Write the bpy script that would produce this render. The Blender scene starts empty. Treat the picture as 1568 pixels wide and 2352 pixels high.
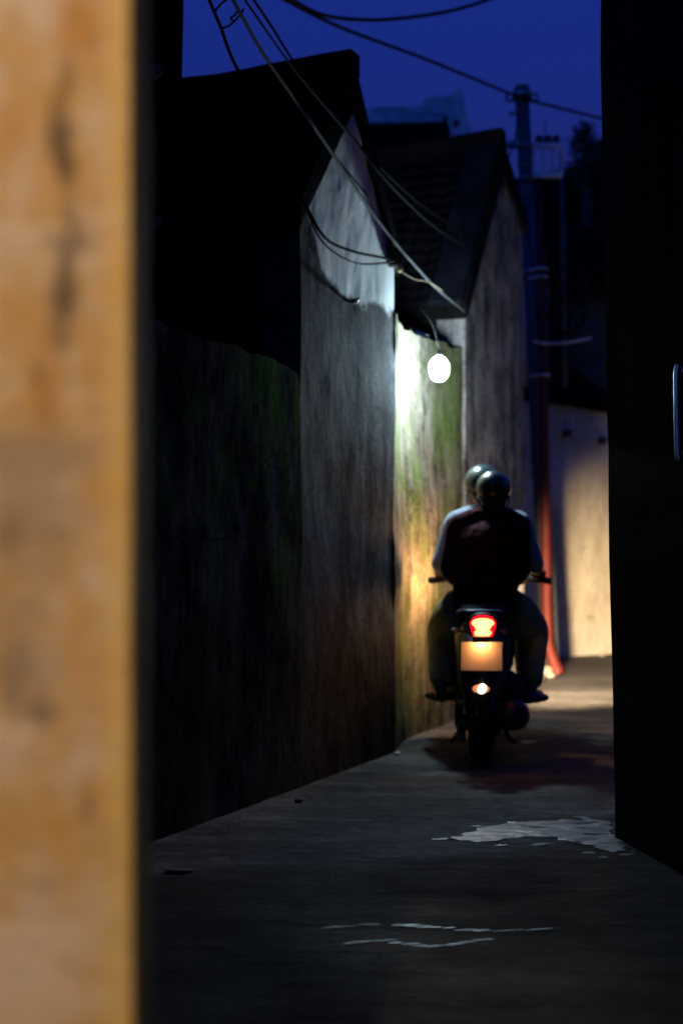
import bpy, bmesh, math, random
from mathutils import Vector, Matrix, noise
random.seed(11)
R = math.radians
sc = bpy.context.scene
col = sc.collection

# ------------------------------------------------------------------ measuring frame
F, CX, CY, H, PITCH = 3267.0, 784.0, 1176.0, 1.12, R(1.5)
def P(px, py, d):
    """point seen at photo position (px,py), d metres into the lane"""
    a = (px - CX) / F; b = (CY - py) / F
    dy = math.cos(PITCH) - b * math.sin(PITCH); dz = math.sin(PITCH) + b * math.cos(PITCH)
    return Vector((a * d / dy, d, H + dz * d / dy))
def G(px, py):
    a = (px - CX) / F; b = (CY - py) / F
    dy = math.cos(PITCH) - b * math.sin(PITCH); dz = math.sin(PITCH) + b * math.cos(PITCH)
    s = -H / dz
    return Vector((a * s, dy * s, 0))

# ------------------------------------------------------------------ materials
def new_mat(name):
    m = bpy.data.materials.new(name); m.use_nodes = True
    nt = m.node_tree; bs = nt.nodes['Principled BSDF']
    return m, nt, bs
def lnk(nt, a, b): nt.links.new(a, b)
def nz(nt, scale=5, detail=6, rough=.6, vec=None, stretch=None, space='Object'):
    tc = nt.nodes.new('ShaderNodeTexCoord'); mp = nt.nodes.new('ShaderNodeMapping')
    lnk(nt, tc.outputs[space], mp.inputs['Vector'])
    if stretch: mp.inputs['Scale'].default_value = stretch
    mp.inputs['Location'].default_value = (random.uniform(-9, 9), random.uniform(-9, 9), random.uniform(-9, 9))
    n = nt.nodes.new('ShaderNodeTexNoise'); n.inputs['Scale'].default_value = scale
    n.inputs['Detail'].default_value = detail; n.inputs['Roughness'].default_value = rough
    lnk(nt, mp.outputs['Vector'], n.inputs['Vector'])
    return n.outputs['Fac']
def ramp(nt, src, stops):
    r = nt.nodes.new('ShaderNodeValToRGB'); lnk(nt, src, r.inputs['Fac'])
    cr = r.color_ramp
    while len(cr.elements) < len(stops): cr.elements.new(.5)
    for e, (p, c) in zip(cr.elements, stops):
        e.position = p; e.color = (c, c, c, 1) if isinstance(c, (int, float)) else (*c, 1)
    return r.outputs['Color']
def mix(nt, fac, a, b, mode='MIX'):
    m = nt.nodes.new('ShaderNodeMix'); m.data_type = 'RGBA'; m.blend_type = mode
    for s, v in ((m.inputs[0], fac), (m.inputs[6], a), (m.inputs[7], b)):
        if isinstance(v, (int, float)): s.default_value = v
        elif isinstance(v, tuple): s.default_value = (*v, 1)
        else: lnk(nt, v, s)
    return m.outputs[2]
def math_(nt, op, a, b=0.0):
    m = nt.nodes.new('ShaderNodeMath'); m.operation = op; m.use_clamp = False
    for s, v in ((m.inputs[0], a), (m.inputs[1], b)):
        if isinstance(v, (int, float)): s.default_value = v
        else: lnk(nt, v, s)
    return m.outputs[0]
def bump(nt, bs, src, dist, strength=1.0):
    b = nt.nodes.new('ShaderNodeBump'); b.inputs['Distance'].default_value = dist; b.inputs['Strength'].default_value = strength
    lnk(nt, src, b.inputs['Height']); lnk(nt, b.outputs['Normal'], bs.inputs['Normal'])
def xyz(nt, world=False):
    s = nt.nodes.new('ShaderNodeSeparateXYZ')
    if world: tc = nt.nodes.new('ShaderNodeNewGeometry'); lnk(nt, tc.outputs['Position'], s.inputs[0])
    else: tc = nt.nodes.new('ShaderNodeTexCoord'); lnk(nt, tc.outputs['Object'], s.inputs[0])
    return s.outputs

def plain(name, c, rough=.6, metal=0, vary=.25, scale=12, coat=0, bumpd=0):
    m, nt, bs = new_mat(name)
    f = nz(nt, scale, 5)
    c2 = tuple(x * (1 - vary) for x in c); c3 = tuple(min(1, x * (1 + vary)) for x in c)
    lnk(nt, ramp(nt, f, [(.3, c2), (.7, c3)]), bs.inputs['Base Color'])
    bs.inputs['Roughness'].default_value = rough; bs.inputs['Metallic'].default_value = metal
    bs.inputs['Coat Weight'].default_value = coat
    if bumpd: bump(nt, bs, nz(nt, scale * 3, 6), bumpd)
    return m
def emit(name, c, s):
    m, nt, bs = new_mat(name)
    bs.inputs['Base Color'].default_value = (*[min(1, x) for x in c], 1)
    bs.inputs['Emission Color'].default_value = (*c, 1); bs.inputs['Emission Strength'].default_value = s
    bs.inputs['Roughness'].default_value = .2
    return m
def weathered(name, dark, light, moss=(.06, .09, .02), moss_amt=.5, streak=7, pale=None, bumpd=.02, low_shade=.75, spec=.06):
    """rain-streaked lime plaster with algae; streaks run down the wall"""
    m, nt, bs = new_mat(name)
    st = nz(nt, streak, 9, .68, stretch=(1, 1, .14))
    st2 = nz(nt, streak * 3.2, 6, .65, stretch=(1, 1, .12))
    pt = nz(nt, 3.1, 10, .72); gr = nz(nt, 26, 8, .75)
    s = math_(nt, 'ADD', math_(nt, 'MULTIPLY', st, .34), math_(nt, 'ADD', math_(nt, 'MULTIPLY', st2, .14), math_(nt, 'ADD', math_(nt, 'MULTIPLY', pt, .34), math_(nt, 'MULTIPLY', gr, .18))))
    c = ramp(nt, s, [(.435, dark), (.5, tuple((a + b) / 2 for a, b in zip(dark, light))), (.56, light)])
    mo = ramp(nt, math_(nt, 'ADD', math_(nt, 'MULTIPLY', nz(nt, 1.9, 8, .68, stretch=(1, 1, .5)), .55), math_(nt, 'MULTIPLY', nz(nt, streak * 1.7, 8, .7, stretch=(1, 1, .3)), .45)),
              [(.58 - .2 * moss_amt, 0.0), (.72 - .2 * moss_amt, 1.0)])
    c = mix(nt, math_(nt, 'MULTIPLY', mo, .85), c, moss)
    pits = ramp(nt, nz(nt, 34, 8, .75), [(.34, .25), (.46, 1.0)])
    c = mix(nt, .8, c, pits, 'MULTIPLY')
    vo = nt.nodes.new('ShaderNodeTexVoronoi'); vo.feature = 'DISTANCE_TO_EDGE'; vo.inputs['Scale'].default_value = 1.5
    tcv = nt.nodes.new('ShaderNodeTexCoord'); nv_ = nt.nodes.new('ShaderNodeTexNoise'); nv_.inputs['Scale'].default_value = 4; nv_.inputs['Detail'].default_value = 6
    lnk(nt, tcv.outputs['Object'], nv_.inputs['Vector']); lnk(nt, mix(nt, .35, tcv.outputs['Object'], nv_.outputs['Color']), vo.inputs['Vector'])
    c = mix(nt, math_(nt, 'MULTIPLY', ramp(nt, vo.outputs['Distance'], [(.0, 1.0), (.010, 0.0)]), .7), c, (.01, .01, .01))
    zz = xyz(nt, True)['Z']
    low_shade_mask = ramp(nt, math_(nt, 'ADD', zz, math_(nt, 'MULTIPLY', math_(nt, 'SUBTRACT', nz(nt, 3.0, 8, .7, stretch=(1, 1, .3)), .5), 1.5)), [(.62, 1.0), (.86, 0.0)])
    c = mix(nt, math_(nt, 'MULTIPLY', low_shade_mask, low_shade), c, (.012, .013, .010))  # wall darkens towards its foot: lamp falloff put into the colour
    if pale is not None: c = pale(nt, c)
    lnk(nt, c, bs.inputs['Base Color']); bs.inputs['Roughness'].default_value = .95; bs.inputs['Specular IOR Level'].default_value = spec
    h = math_(nt, 'ADD', math_(nt, 'MULTIPLY', nz(nt, 9, 9, .7, stretch=(1, 1, .5)), 1.0), math_(nt, 'MULTIPLY', nz(nt, 55, 6, .7), .35))
    bump(nt, bs, h, bumpd)
    return m

# ------------------------------------------------------------------ mesh helpers
def tag(o, label=None, cat=None, group=None, kind=None):
    for k, v in (('label', label), ('category', cat), ('group', group), ('kind', kind)):
        if v: o[k] = v
    return o
def empty(name, loc=(0, 0, 0), rz=0):
    o = bpy.data.objects.new(name, None); col.objects.link(o); o.location = loc; o.rotation_euler[2] = rz
    o.empty_display_size = .1
    return o
def obj(name, bm, m, parent=None, smooth=False):
    me = bpy.data.meshes.new(name); bm.normal_update(); bm.to_mesh(me); bm.free()
    o = bpy.data.objects.new(name, me); col.objects.link(o)
    if m: me.materials.append(m)
    if smooth:
        for p in me.polygons: p.use_smooth = True
    if parent: o.parent = parent
    return o
def box(bm, c, s, rot=None):
    M = Matrix.Translation(c) @ (rot.to_4x4() if rot else Matrix()) @ Matrix.Diagonal((*s, 1))
    return bmesh.ops.create_cube(bm, size=1, matrix=M)['verts']
def prism(bm, pts, off):
    a = [bm.verts.new(p) for p in pts]; b = [bm.verts.new(Vector(p) + Vector(off)) for p in pts]
    n = len(pts); bm.faces.new(a); bm.faces.new(b[::-1])
    for i in range(n): bm.faces.new((a[i], b[i], b[(i + 1) % n], a[(i + 1) % n]))
def frame_of(t):
    t = t.normalized(); up = Vector((0, 0, 1)) if abs(t.z) < .95 else Vector((0, 1, 0))
    s = t.cross(up).normalized(); return s, s.cross(t).normalized()
def tube(bm, pts, r, seg=8, cap=True):
    pts = [Vector(p) for p in pts]; n = len(pts)
    rr = r if isinstance(r, (list, tuple)) else [r] * n
    rings = []
    s = None
    for i, p in enumerate(pts):
        t = pts[min(i + 1, n - 1)] - pts[max(i - 1, 0)]
        s1, u1 = frame_of(t)
        if s is not None:
            tt = t.normalized(); q = s - tt * s.dot(tt)
            if q.length > 1e-4: s1 = q.normalized(); u1 = s1.cross(tt)
        s = s1
        rings.append([bm.verts.new(p + (s1 * math.cos(2 * math.pi * k / seg) + u1 * math.sin(2 * math.pi * k / seg)) * rr[i]) for k in range(seg)])
    for a, b in zip(rings, rings[1:]):
        for k in range(seg): bm.faces.new((a[k], a[(k + 1) % seg], b[(k + 1) % seg], b[k]))
    if cap: bm.faces.new(rings[0][::-1]); bm.faces.new(rings[-1])
def spline(pts, n=8):
    pts = [Vector(p) for p in pts]; out = []
    for i in range(len(pts) - 1):
        p0, p1, p2, p3 = pts[max(i - 1, 0)], pts[i], pts[i + 1], pts[min(i + 2, len(pts) - 1)]
        for k in range(n):
            t = k / n
            out.append(.5 * ((2 * p1) + (p2 - p0) * t + (2 * p0 - 5 * p1 + 4 * p2 - p3) * t * t + (3 * p1 - p0 - 3 * p2 + p3) * t ** 3))
    return out + [pts[-1]]
def loft(bm, rings, seg=16):
    """rings: (centre, rx, ry) horizontal-ish ellipses, x across, y fore-aft"""
    vs = []
    for c, rx, ry in rings:
        vs.append([bm.verts.new(Vector(c) + Vector((rx * math.cos(2 * math.pi * k / seg), ry * math.sin(2 * math.pi * k / seg), 0))) for k in range(seg)])
    for a, b in zip(vs, vs[1:]):
        for k in range(seg): bm.faces.new((a[k], a[(k + 1) % seg], b[(k + 1) % seg], b[k]))
    bm.faces.new(vs[0][::-1]); bm.faces.new(vs[-1])
def loft_y(bm, rings, seg=16, sq=1.0):
    """rings: (centre, rx, rz) ellipses standing across the y axis; sq<1 squares them"""
    vs = []
    for c, rx, rz in rings:
        row = []
        for k in range(seg):
            a = 2 * math.pi * k / seg; ca, sa = math.cos(a), math.sin(a)
            row.append(bm.verts.new(Vector(c) + Vector((rx * math.copysign(abs(ca) ** sq, ca), 0, rz * math.copysign(abs(sa) ** sq, sa)))))
        vs.append(row)
    for a, b in zip(vs, vs[1:]):
        for k in range(seg): bm.faces.new((a[k], b[k], b[(k + 1) % seg], a[(k + 1) % seg]))
    bm.faces.new(vs[0]); bm.faces.new(vs[-1][::-1])
def ell(bm, c, r, rot=None, u=20, v=12):
    M = Matrix.Translation(c) @ (rot.to_4x4() if rot else Matrix()) @ Matrix.Diagonal((*r, 1))
    return bmesh.ops.create_uvsphere(bm, u_segments=u, v_segments=v, radius=1, matrix=M)['verts']
def cyl(bm, a, b, r, seg=16): tube(bm, [a, b], r, seg)
def ring(bm, c, axis, Rr, r, seg=40, s2=10, sq=1.0):
    c = Vector(c); s, u = frame_of(Vector(axis)); ax = Vector(axis).normalized(); rows = []
    for i in range(seg):
        a = 2 * math.pi * i / seg; d = s * math.cos(a) + u * math.sin(a)
        rows.append([bm.verts.new(c + d * (Rr + r * math.cos(2 * math.pi * k / s2)) + ax * (r * sq * math.sin(2 * math.pi * k / s2))) for k in range(s2)])
    for i in range(seg):
        a, b = rows[i], rows[(i + 1) % seg]
        for k in range(s2): bm.faces.new((a[k], a[(k + 1) % s2], b[(k + 1) % s2], b[k]))
def bev(o, w=.01, seg=2):
    m = o.modifiers.new('Bevel', 'BEVEL'); m.width = w; m.segments = seg; m.limit_method = 'ANGLE'; return o
def remesh(o, v=.008, smooth=2):
    m = o.modifiers.new('Remesh', 'REMESH'); m.mode = 'VOXEL'; m.voxel_size = v; m.use_smooth_shade = True
    if smooth:
        s = o.modifiers.new('Smooth', 'SMOOTH'); s.factor = .5; s.iterations = smooth
    return o
def rough_wall(bm, base, tops, back, nu=60, nv=40, amp=.012, ragged=.015, seed=0):
    """a plastered wall: base = plan polyline, tops = heights at its points; uneven face, ragged top, real thickness"""
    base = [Vector(b) for b in base]; back = Vector(back)
    seg = [(base[i + 1] - base[i]).length for i in range(len(base) - 1)]; tot = sum(seg)
    front, rear = [], []
    nrm = Vector((-back.x, -back.y, 0)).normalized()
    params = set(i / nu for i in range(nu + 1)); acc = 0
    for s_ in seg: params.add(acc / tot); acc += s_
    params = sorted(params)
    for t in params:
        d = t * tot; i = 0
        while i < len(seg) - 1 and d > seg[i]: d -= seg[i]; i += 1
        f = min(1, d / seg[i]); p = base[i].lerp(base[i + 1], f); h = tops[i] * (1 - f) + tops[i + 1] * f
        h += noise.fractal(Vector((t * tot * 5 + seed, 0, 0)), 1, 2, 5) * ragged
        rowf, rowb = [], []
        for j in range(nv + 1):
            z = -.05 + (h + .05) * j / nv
            q = Vector((p.x, p.y, z)); k = noise.fractal(Vector((q.x * 1.7 + seed, q.y * 1.7, q.z * 1.4)), 1, 2, 5)
            rowf.append(bm.verts.new(q + nrm * k * amp)); rowb.append(bm.verts.new(q + back))
        front.append(rowf); rear.append(rowb)
    n = len(params)
    for i in range(n - 1):
        for j in range(nv):
            bm.faces.new((front[i][j], front[i + 1][j], front[i + 1][j + 1], front[i][j + 1]))
            bm.faces.new((rear[i][j], rear[i][j + 1], rear[i + 1][j + 1], rear[i + 1][j]))
        bm.faces.new((front[i][nv], front[i + 1][nv], rear[i + 1][nv], rear[i][nv]))
        bm.faces.new((front[i][0], rear[i][0], rear[i + 1][0], front[i + 1][0]))
    for i in (0, n - 1):
        for j in range(nv): bm.faces.new((front[i][j], front[i][j + 1], rear[i][j + 1], rear[i][j]))
    bmesh.ops.recalc_face_normals(bm, faces=bm.faces)
def tiled(bm, r0, r1, e1, e0, nt=22, rows=14, amp=.022, step=.018, thick=.08):
    """half-round tile roof slope between ridge r0-r1 and eave e0-e1"""
    r0, r1, e0, e1 = map(Vector, (r0, r1, e0, e1))
    nrm = (r1 - r0).cross(e0 - r0).normalized()
    if nrm.z < 0: nrm = -nrm
    U, V = nt * 6, rows * 3; g = []
    for i in range(U + 1):
        u = i / U; a = r0.lerp(r1, u); b = e0.lerp(e1, u); row = []
        for j in range(V + 1):
            v = j / V
            w = abs(math.sin(math.pi * u * nt)) * amp + ((j % 3) / 3.0) * step
            w += (random.random() - .5) * .004
            row.append(bm.verts.new(a.lerp(b, v) + nrm * w))
        g.append(row)
    for i in range(U):
        for j in range(V): bm.faces.new((g[i][j], g[i][j + 1], g[i + 1][j + 1], g[i + 1][j]))
    prism(bm, [r0 - nrm * .002, r1 - nrm * .002, e1 - nrm * .002, e0 - nrm * .002], Vector((0, 0, -thick)))
    bmesh.ops.recalc_face_normals(bm, faces=bm.faces)

# ------------------------------------------------------------------ palette
M = {}
M['tile'] = plain('old_roof_tile', (.007, .0065, .0065), .9, vary=.5, scale=9, bumpd=.004)
M['mortar'] = plain('ridge_mortar', (.006, .0065, .008), .9, vary=.4, scale=7, bumpd=.006)
M['lime'] = plain('lime_ridge', (.62, .62, .64), .9, vary=.35, scale=6, bumpd=.01)
M['black'] = plain('black_plastic', (.012, .012, .013), .45)
M['rubber'] = plain('tyre_rubber', (.015, .015, .015), .85)
for k_ in ('tile',): M[k_].node_tree.nodes['Principled BSDF'].inputs['Specular IOR Level'].default_value = .1
M['verge'] = plain('verge_mortar', (.011, .012, .018), .9, vary=.35, scale=5, bumpd=.005)
M['steel'] = plain('dull_steel', (.25, .25, .26), .4, metal=.9)
M['chrome'] = plain('worn_chrome', (.5, .5, .5), .25, metal=1)
M['cable'] = plain('black_cable', (.010, .010, .011), .9)
M['palecable'] = plain('grey_cable', (.014, .016, .018), .95)
M['browncable'] = plain('tan_cable', (.16, .13, .08), .6)
M['concrete'] = plain('pole_concrete', (.10, .10, .105), .85, vary=.25, scale=6, bumpd=.004)
M['orange'] = plain('orange_conduit', (.13, .016, .008), .5, vary=.2)
M['skin'] = plain('skin', (.20, .10, .062), .55, vary=.08)
M['hair'] = plain('black_hair', (.01, .008, .008), .6)
M['white'] = plain('offwhite_plastic', (.7, .7, .68), .5)

for k_, sp_ in (('verge', .05), ('mortar', .05), ('cable', .02), ('palecable', .1), ('browncable', .05), ('tile', .05), ('lime', .1)):
    M[k_].node_tree.nodes['Principled BSDF'].inputs['Specular IOR Level'].default_value = sp_
# ------------------------------------------------------------------ camera
cd = bpy.data.cameras.new('Camera'); cam = bpy.data.objects.new('Camera', cd); col.objects.link(cam)
cam.location = (0, 0, H); cam.rotation_euler = (R(90) + PITCH, 0, 0)
cd.sensor_fit = 'VERTICAL'; cd.sensor_height = 36; cd.sensor_width = 24; cd.lens = 50.0 * 3267 / (50 / 36 * 2352)
cd.clip_start = .05; cd.clip_end = 2000
cd.dof.use_dof = True; cd.dof.focus_distance = 5.1; cd.dof.aperture_fstop = 1.75
sc.camera = cam

# ------------------------------------------------------------------ dusk sky
w = bpy.data.worlds.new('World'); sc.world = w; w.use_nodes = True
nt = w.node_tree; bg = nt.nodes['Background']
sky = nt.nodes.new('ShaderNodeTexSky'); sky.sky_type = 'NISHITA'; sky.sun_disc = False
sky.sun_elevation = R(-2.5); sky.sun_rotation = R(200); sky.ozone_density = 6; sky.dust_density = .3; sky.air_density = 1.0
tint = mix(nt, 1.0, sky.outputs[0], (.60, 2.0, 2.45), 'MULTIPLY')
lnk(nt, tint, bg.inputs['Color']); bg.inputs['Strength'].default_value = SKY = 1.0
sc.view_settings.view_transform = 'Standard'; sc.view_settings.look = 'None'; sc.view_settings.exposure = 0; sc.view_settings.gamma = 1

# ------------------------------------------------------------------ ground
m, nt, bs = new_mat('lane_concrete')
a = nz(nt, 1.4, 9, .65); b = nz(nt, 14, 8, .7); c_ = nz(nt, 2.2, 6, .6, stretch=(.45, 1.6, 1))
s = math_(nt, 'ADD', math_(nt, 'MULTIPLY', a, .4), math_(nt, 'ADD', math_(nt, 'MULTIPLY', b, .25), math_(nt, 'MULTIPLY', c_, .35)))
cg = ramp(nt, s, [(.40, (.018, .018, .018)), (.5, (.075, .074, .072)), (.59, (.17, .165, .157))])
cr = nt.nodes.new('ShaderNodeTexVoronoi'); cr.feature = 'DISTANCE_TO_EDGE'; cr.inputs['Scale'].default_value = .7
tc = nt.nodes.new('ShaderNodeTexCoord'); lnk(nt, mix(nt, .12, tc.outputs['Object'], nt.nodes.new('ShaderNodeTexNoise').outputs['Color']), cr.inputs['Vector'])
gp = nt.nodes.new('ShaderNodeNewGeometry'); sg = nt.nodes.new('ShaderNodeSeparateXYZ'); lnk(nt, gp.outputs['Position'], sg.inputs[0])
far = ramp(nt, math_(nt, 'MULTIPLY', math_(nt, 'ADD', sg.outputs['Y'], math_(nt, 'MULTIPLY', math_(nt, 'SUBTRACT', nz(nt, 1.6, 8, .7), .5), .9)), .1), [(.72, 0.0), (.78, 1.0)])
cg = mix(nt, math_(nt, 'MULTIPLY', far, .8), cg, ramp(nt, s, [(.4, (.03, .027, .024)), (.6, (.12, .107, .094))]))      # more even, warmer paving tone past the corner
near_dark = ramp(nt, math_(nt, 'MULTIPLY', math_(nt, 'ADD', math_(nt, 'ADD', sg.outputs['Y'], math_(nt, 'MULTIPLY', sg.outputs['X'], -.28)), math_(nt, 'MULTIPLY', nz(nt, 5, 7, .7), .22)), .1), [(.515, 1.0), (.53, 0.0)])
cg = mix(nt, math_(nt, 'MULTIPLY', near_dark, .85), cg, ramp(nt, s, [(.4, (.004, .004, .004)), (.62, (.020, .0195, .019))]))   # darker paving nearest the viewer
crack = ramp(nt, cr.outputs['Distance'], [(.0, .75), (.006, 1.0)])
lnk(nt, mix(nt, 1, cg, crack, 'MULTIPLY'), bs.inputs['Base Color'])
lnk(nt, ramp(nt, a, [(.35, .5), (.6, .85)]), bs.inputs['Roughness']); bs.inputs['Specular IOR Level'].default_value = .04
bump(nt, bs, math_(nt, 'ADD', math_(nt, 'MULTIPLY', c_, 1.0), math_(nt, 'ADD', math_(nt, 'MULTIPLY', b, .4), math_(nt, 'MULTIPLY', nz(nt, 60, 6, .7), .2))), .045)
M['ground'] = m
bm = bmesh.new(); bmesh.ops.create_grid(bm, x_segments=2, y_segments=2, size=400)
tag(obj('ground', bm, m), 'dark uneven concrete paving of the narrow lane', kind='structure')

m, nt, bs = new_mat('rippled_water_film')
lnk(nt, ramp(nt, nz(nt, 9, 10, .72, stretch=(.55, 1.5, 1)), [(.40, (.010, .011, .013)), (.60, (.035, .04, .048))]), bs.inputs['Base Color'])
lnk(nt, ramp(nt, nz(nt, 12, 8, .7, stretch=(.5, 1.5, 1)), [(.36, .62), (.60, .42)]), bs.inputs['Roughness']); bs.inputs['Specular IOR Level'].default_value = 1.0
bump(nt, bs, nz(nt, 60, 4, .6), .002)
M['puddle'] = m
def patch(outline, z, n=5, jag=.012):
    bm = bmesh.new(); pts = spline([Vector(p) for p in outline + outline[:1]], n)[:-1]; vs = []
    for i, p in enumerate(pts):
        k = 1 + 0 * i
        vs.append(bm.verts.new((p.x + noise.fractal(p * 9, .6, 2, 5) * jag, p.y + noise.fractal(p * 9 + Vector((5, 5, 5)), .6, 2, 5) * jag * 2.2, z)))
    f = bm.faces.new(vs); bm.normal_update()
    if f.normal.z < 0: f.normal_flip()
    bmesh.ops.triangulate(bm, faces=bm.faces)
    return bm
pd = [G(*q) for q in ((1030, 1926), (1085, 1912), (1130, 1900), (1175, 1886), (1240, 1888), (1300, 1882), (1360, 1880), (1398, 1888), (1404, 1915), (1440, 1955), (1400, 1958), (1360, 1945), (1310, 1938), (1270, 1920), (1200, 1924), (1130, 1932), (1070, 1936))]
def inside(p, poly):
    c = False
    for a_, b_ in zip(poly, poly[1:] + poly[:1]):
        if (a_.y > p.y) != (b_.y > p.y) and p.x < (b_.x - a_.x) * (p.y - a_.y) / (b_.y - a_.y) + a_.x: c = not c
    return c
def sliver(bm, c, lx, ly, z):
    ph = random.uniform(0, 9); n = 14; vs = []; tl_ = math.tan(R(random.gauss(13, 3)))
    for k in range(n):
        a = 2 * math.pi * k / n; q = 1 + .45 * noise.noise(Vector((math.cos(a) * 1.5 + ph, math.sin(a) * 1.5, ph)))
        vs.append(bm.verts.new((c.x + math.cos(a) * lx * q, c.y + math.sin(a) * ly * q + math.cos(a) * lx * .12, z + .4 * ly + (math.sin(a) * ly * q + math.cos(a) * lx * .12) * tl_)))
    bm.faces.new(vs)
bm = bmesh.new(); x0, x1 = min(p.x for p in pd), max(p.x for p in pd); y0, y1 = min(p.y for p in pd), max(p.y for p in pd); NX, NY = 170, 90; gv = {}
def rip(x, y): return .0062 * noise.fractal(Vector((x * 7, y * 17, 2.3)), .9, 2.1, 2) + .0004 * noise.noise(Vector((x * 30, y * 70, 5)))
def keep(x, y):
    w = Vector((noise.noise(Vector((x * 9, y * 16, 1))) * .035, noise.noise(Vector((x * 9, y * 16, 7))) * .05, 0)) + Vector((noise.noise(Vector((x * 30, y * 50, 1))) * .014, noise.noise(Vector((x * 30, y * 50, 7))) * .02, 0))
    return inside(Vector((x, y, 0)) + w, pd) and True
for i in range(NX):
    for j in range(NY):
        cx, cy = x0 - .03 + (x1 - x0 + .06) * (i + .5) / NX, y0 - .05 + (y1 - y0 + .1) * (j + .5) / NY
        if not keep(cx, cy): continue
        q = []
        for a_, b_ in ((i, j), (i + 1, j), (i + 1, j + 1), (i, j + 1)):
            if (a_, b_) not in gv:
                vx, vy = x0 - .03 + (x1 - x0 + .06) * a_ / NX, y0 - .05 + (y1 - y0 + .1) * b_ / NY
                gv[a_, b_] = bm.verts.new((vx, vy, (.0035) + rip(vx, vy)))
            q.append(gv[a_, b_])
        bm.faces.new(q)
for q, lx, ly in (((1436, 1966), .03, .008), (1012, 1929) and ((1012, 1930), .035, .007), ((1352, 1962), .03, .008), ((1240, 1942), .035, .007), ((1150, 1944), .025, .006), ((1385, 1972), .02, .006), ((1095, 1900), .02, .006)):
    sliver(bm, G(*q), lx, ly, .003)
tag(obj('puddle', bm, M['puddle'], smooth=True), 'rippled puddle glinting blue white in the lamp light near the right building', kind='structure')
jm = plain('wet_joint', (.03, .032, .036), .46)
for lab, rows_ in (('long broken line of wet glints along a joint crossing the paving', [(745 + 11 * i, 2134 - 7 * math.sin(i * .13)) for i in range(49)]),
                   ('short bright wet glint in the paving nearest the viewer', [(800 + 8 * i, 2170 - 7 * math.sin(i * .2)) for i in range(40)])):
    bm = bmesh.new()
    for i, q in enumerate(rows_):
        if noise.noise(Vector((i * .35, rows_[0][1], 0))) < -.05: continue
        g = G(q[0] + random.uniform(-4, 4), q[1] + random.uniform(-1.5, 1.5)); sliver(bm, g, random.uniform(.016, .034), random.uniform(.002, .0045) * (1.8 if 880 < q[0] < 960 else 1), .003 + .00001 * i)
    tag(obj('wet_joint', bm, jm), lab, kind='structure')

# ------------------------------------------------------------------ foreground ochre wall
m, nt, bs = new_mat('ochre_plaster')
o3 = xyz(nt)
n1 = nz(nt, 11, 6, .55); n2 = nz(nt, 22, 6, .6, stretch=(1.3, 1, .7)); n3 = nz(nt, 7, 5, .6, stretch=(1.6, 1, .8))
c = ramp(nt, n1, [(.36, (.66, .40, .16)), (.47, (.70, .48, .28)), (.58, (.76, .58, .44))])
c = mix(nt, ramp(nt, n3, [(.50, 0.0), (.64, .65)]), c, (.64, .34, .08))
edge = ramp(nt, math_(nt, 'ADD', math_(nt, 'MULTIPLY', o3['X'], 1.0), math_(nt, 'MULTIPLY', n2, .016)), [(.5, 0.0), (.6, 1.0)])
stain = ramp(nt, nz(nt, 17, 7, .6, stretch=(1.7, 1, .55)), [(.60, 0.0), (.70, .5)])
wob = math_(nt, 'MULTIPLY', math_(nt, 'SUBTRACT', nz(nt, 30, 5, .65), .5), 1.7); wp = xyz(nt, True)
def blob(bx, by, rx, ry, amt):
    kx = 1.4 / F; x0 = (bx - CX) * kx; z0 = H + (1262 - by) * kx
    dx = math_(nt, 'MULTIPLY', math_(nt, 'SUBTRACT', wp['X'], x0), 1 / (1.5 * rx * kx)); dz = math_(nt, 'MULTIPLY', math_(nt, 'SUBTRACT', wp['Z'], z0), 1 / (1.5 * ry * kx))
    d = math_(nt, 'ADD', math_(nt, 'SQRT', math_(nt, 'ADD', math_(nt, 'MULTIPLY', dx, dx), math_(nt, 'MULTIPLY', dz, dz))), wob)
    return ramp(nt, math_(nt, 'MULTIPLY', d, .3), [(.12, amt), (.46, 0.0)])
for q in ((132, 300, 20, 45, .8), (150, 385, 15, 28, .7), (150, 165, 14, 40, .5), (160, 555, 34, 20, .6), (145, 690, 22, 62, .85), (170, 20, 22, 30, .3), (140, 350, 12, 30, .6), (152, 455, 10, 40, .4), (165, 510, 14, 26, .4), (150, 620, 12, 30, .5), (128, 770, 14, 40, .35), (18, 1225, 22, 32, .6), (38, 1560, 26, 48, .6), (100, 1640, 24, 18, .6), (205, 1840, 14, 30, .4), (262, 1965, 18, 36, .5), (275, 2120, 20, 18, .4), (105, 2030, 24, 18, .3)):
    c = mix(nt, blob(*q), c, (.13, .08, .05))
for q in ((175, 45, 40, 60, .8), (105, 900, 28, 70, .7), (20, 300, 40, 50, .5), (20, 740, 50, 50, .4)):
    c = mix(nt, blob(*q), c, (.60, .28, .05))
for q in ((60, 1040, 110, 40, .7), (100, 1190, 60, 90, .65), (20, 1120, 50, 50, .5), (30, 1420, 60, 80, .45), (75, 1560, 40, 50, .4)):
    c = mix(nt, blob(*q), c, (.40, .29, .21))
c = mix(nt, stain, c, (.16, .10, .07))
# yellower paint run along the corner
mr = nt.nodes.new('ShaderNodeMapRange'); lnk(nt, math_(nt, 'ADD', o3['X'], math_(nt, 'MULTIPLY', n2, .012)), mr.inputs[0])
mr.inputs[1].default_value = -.030; mr.inputs[2].default_value = -.008; mr.inputs[3].default_value = 0; mr.inputs[4].default_value = .7
c = mix(nt, mr.outputs[0], c, (.84, .56, .19))
lnk(nt, c, bs.inputs['Base Color']); bs.inputs['Roughness'].default_value = .9
bump(nt, bs, nz(nt, 40, 8, .7), .006)
bm = bmesh.new()
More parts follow.
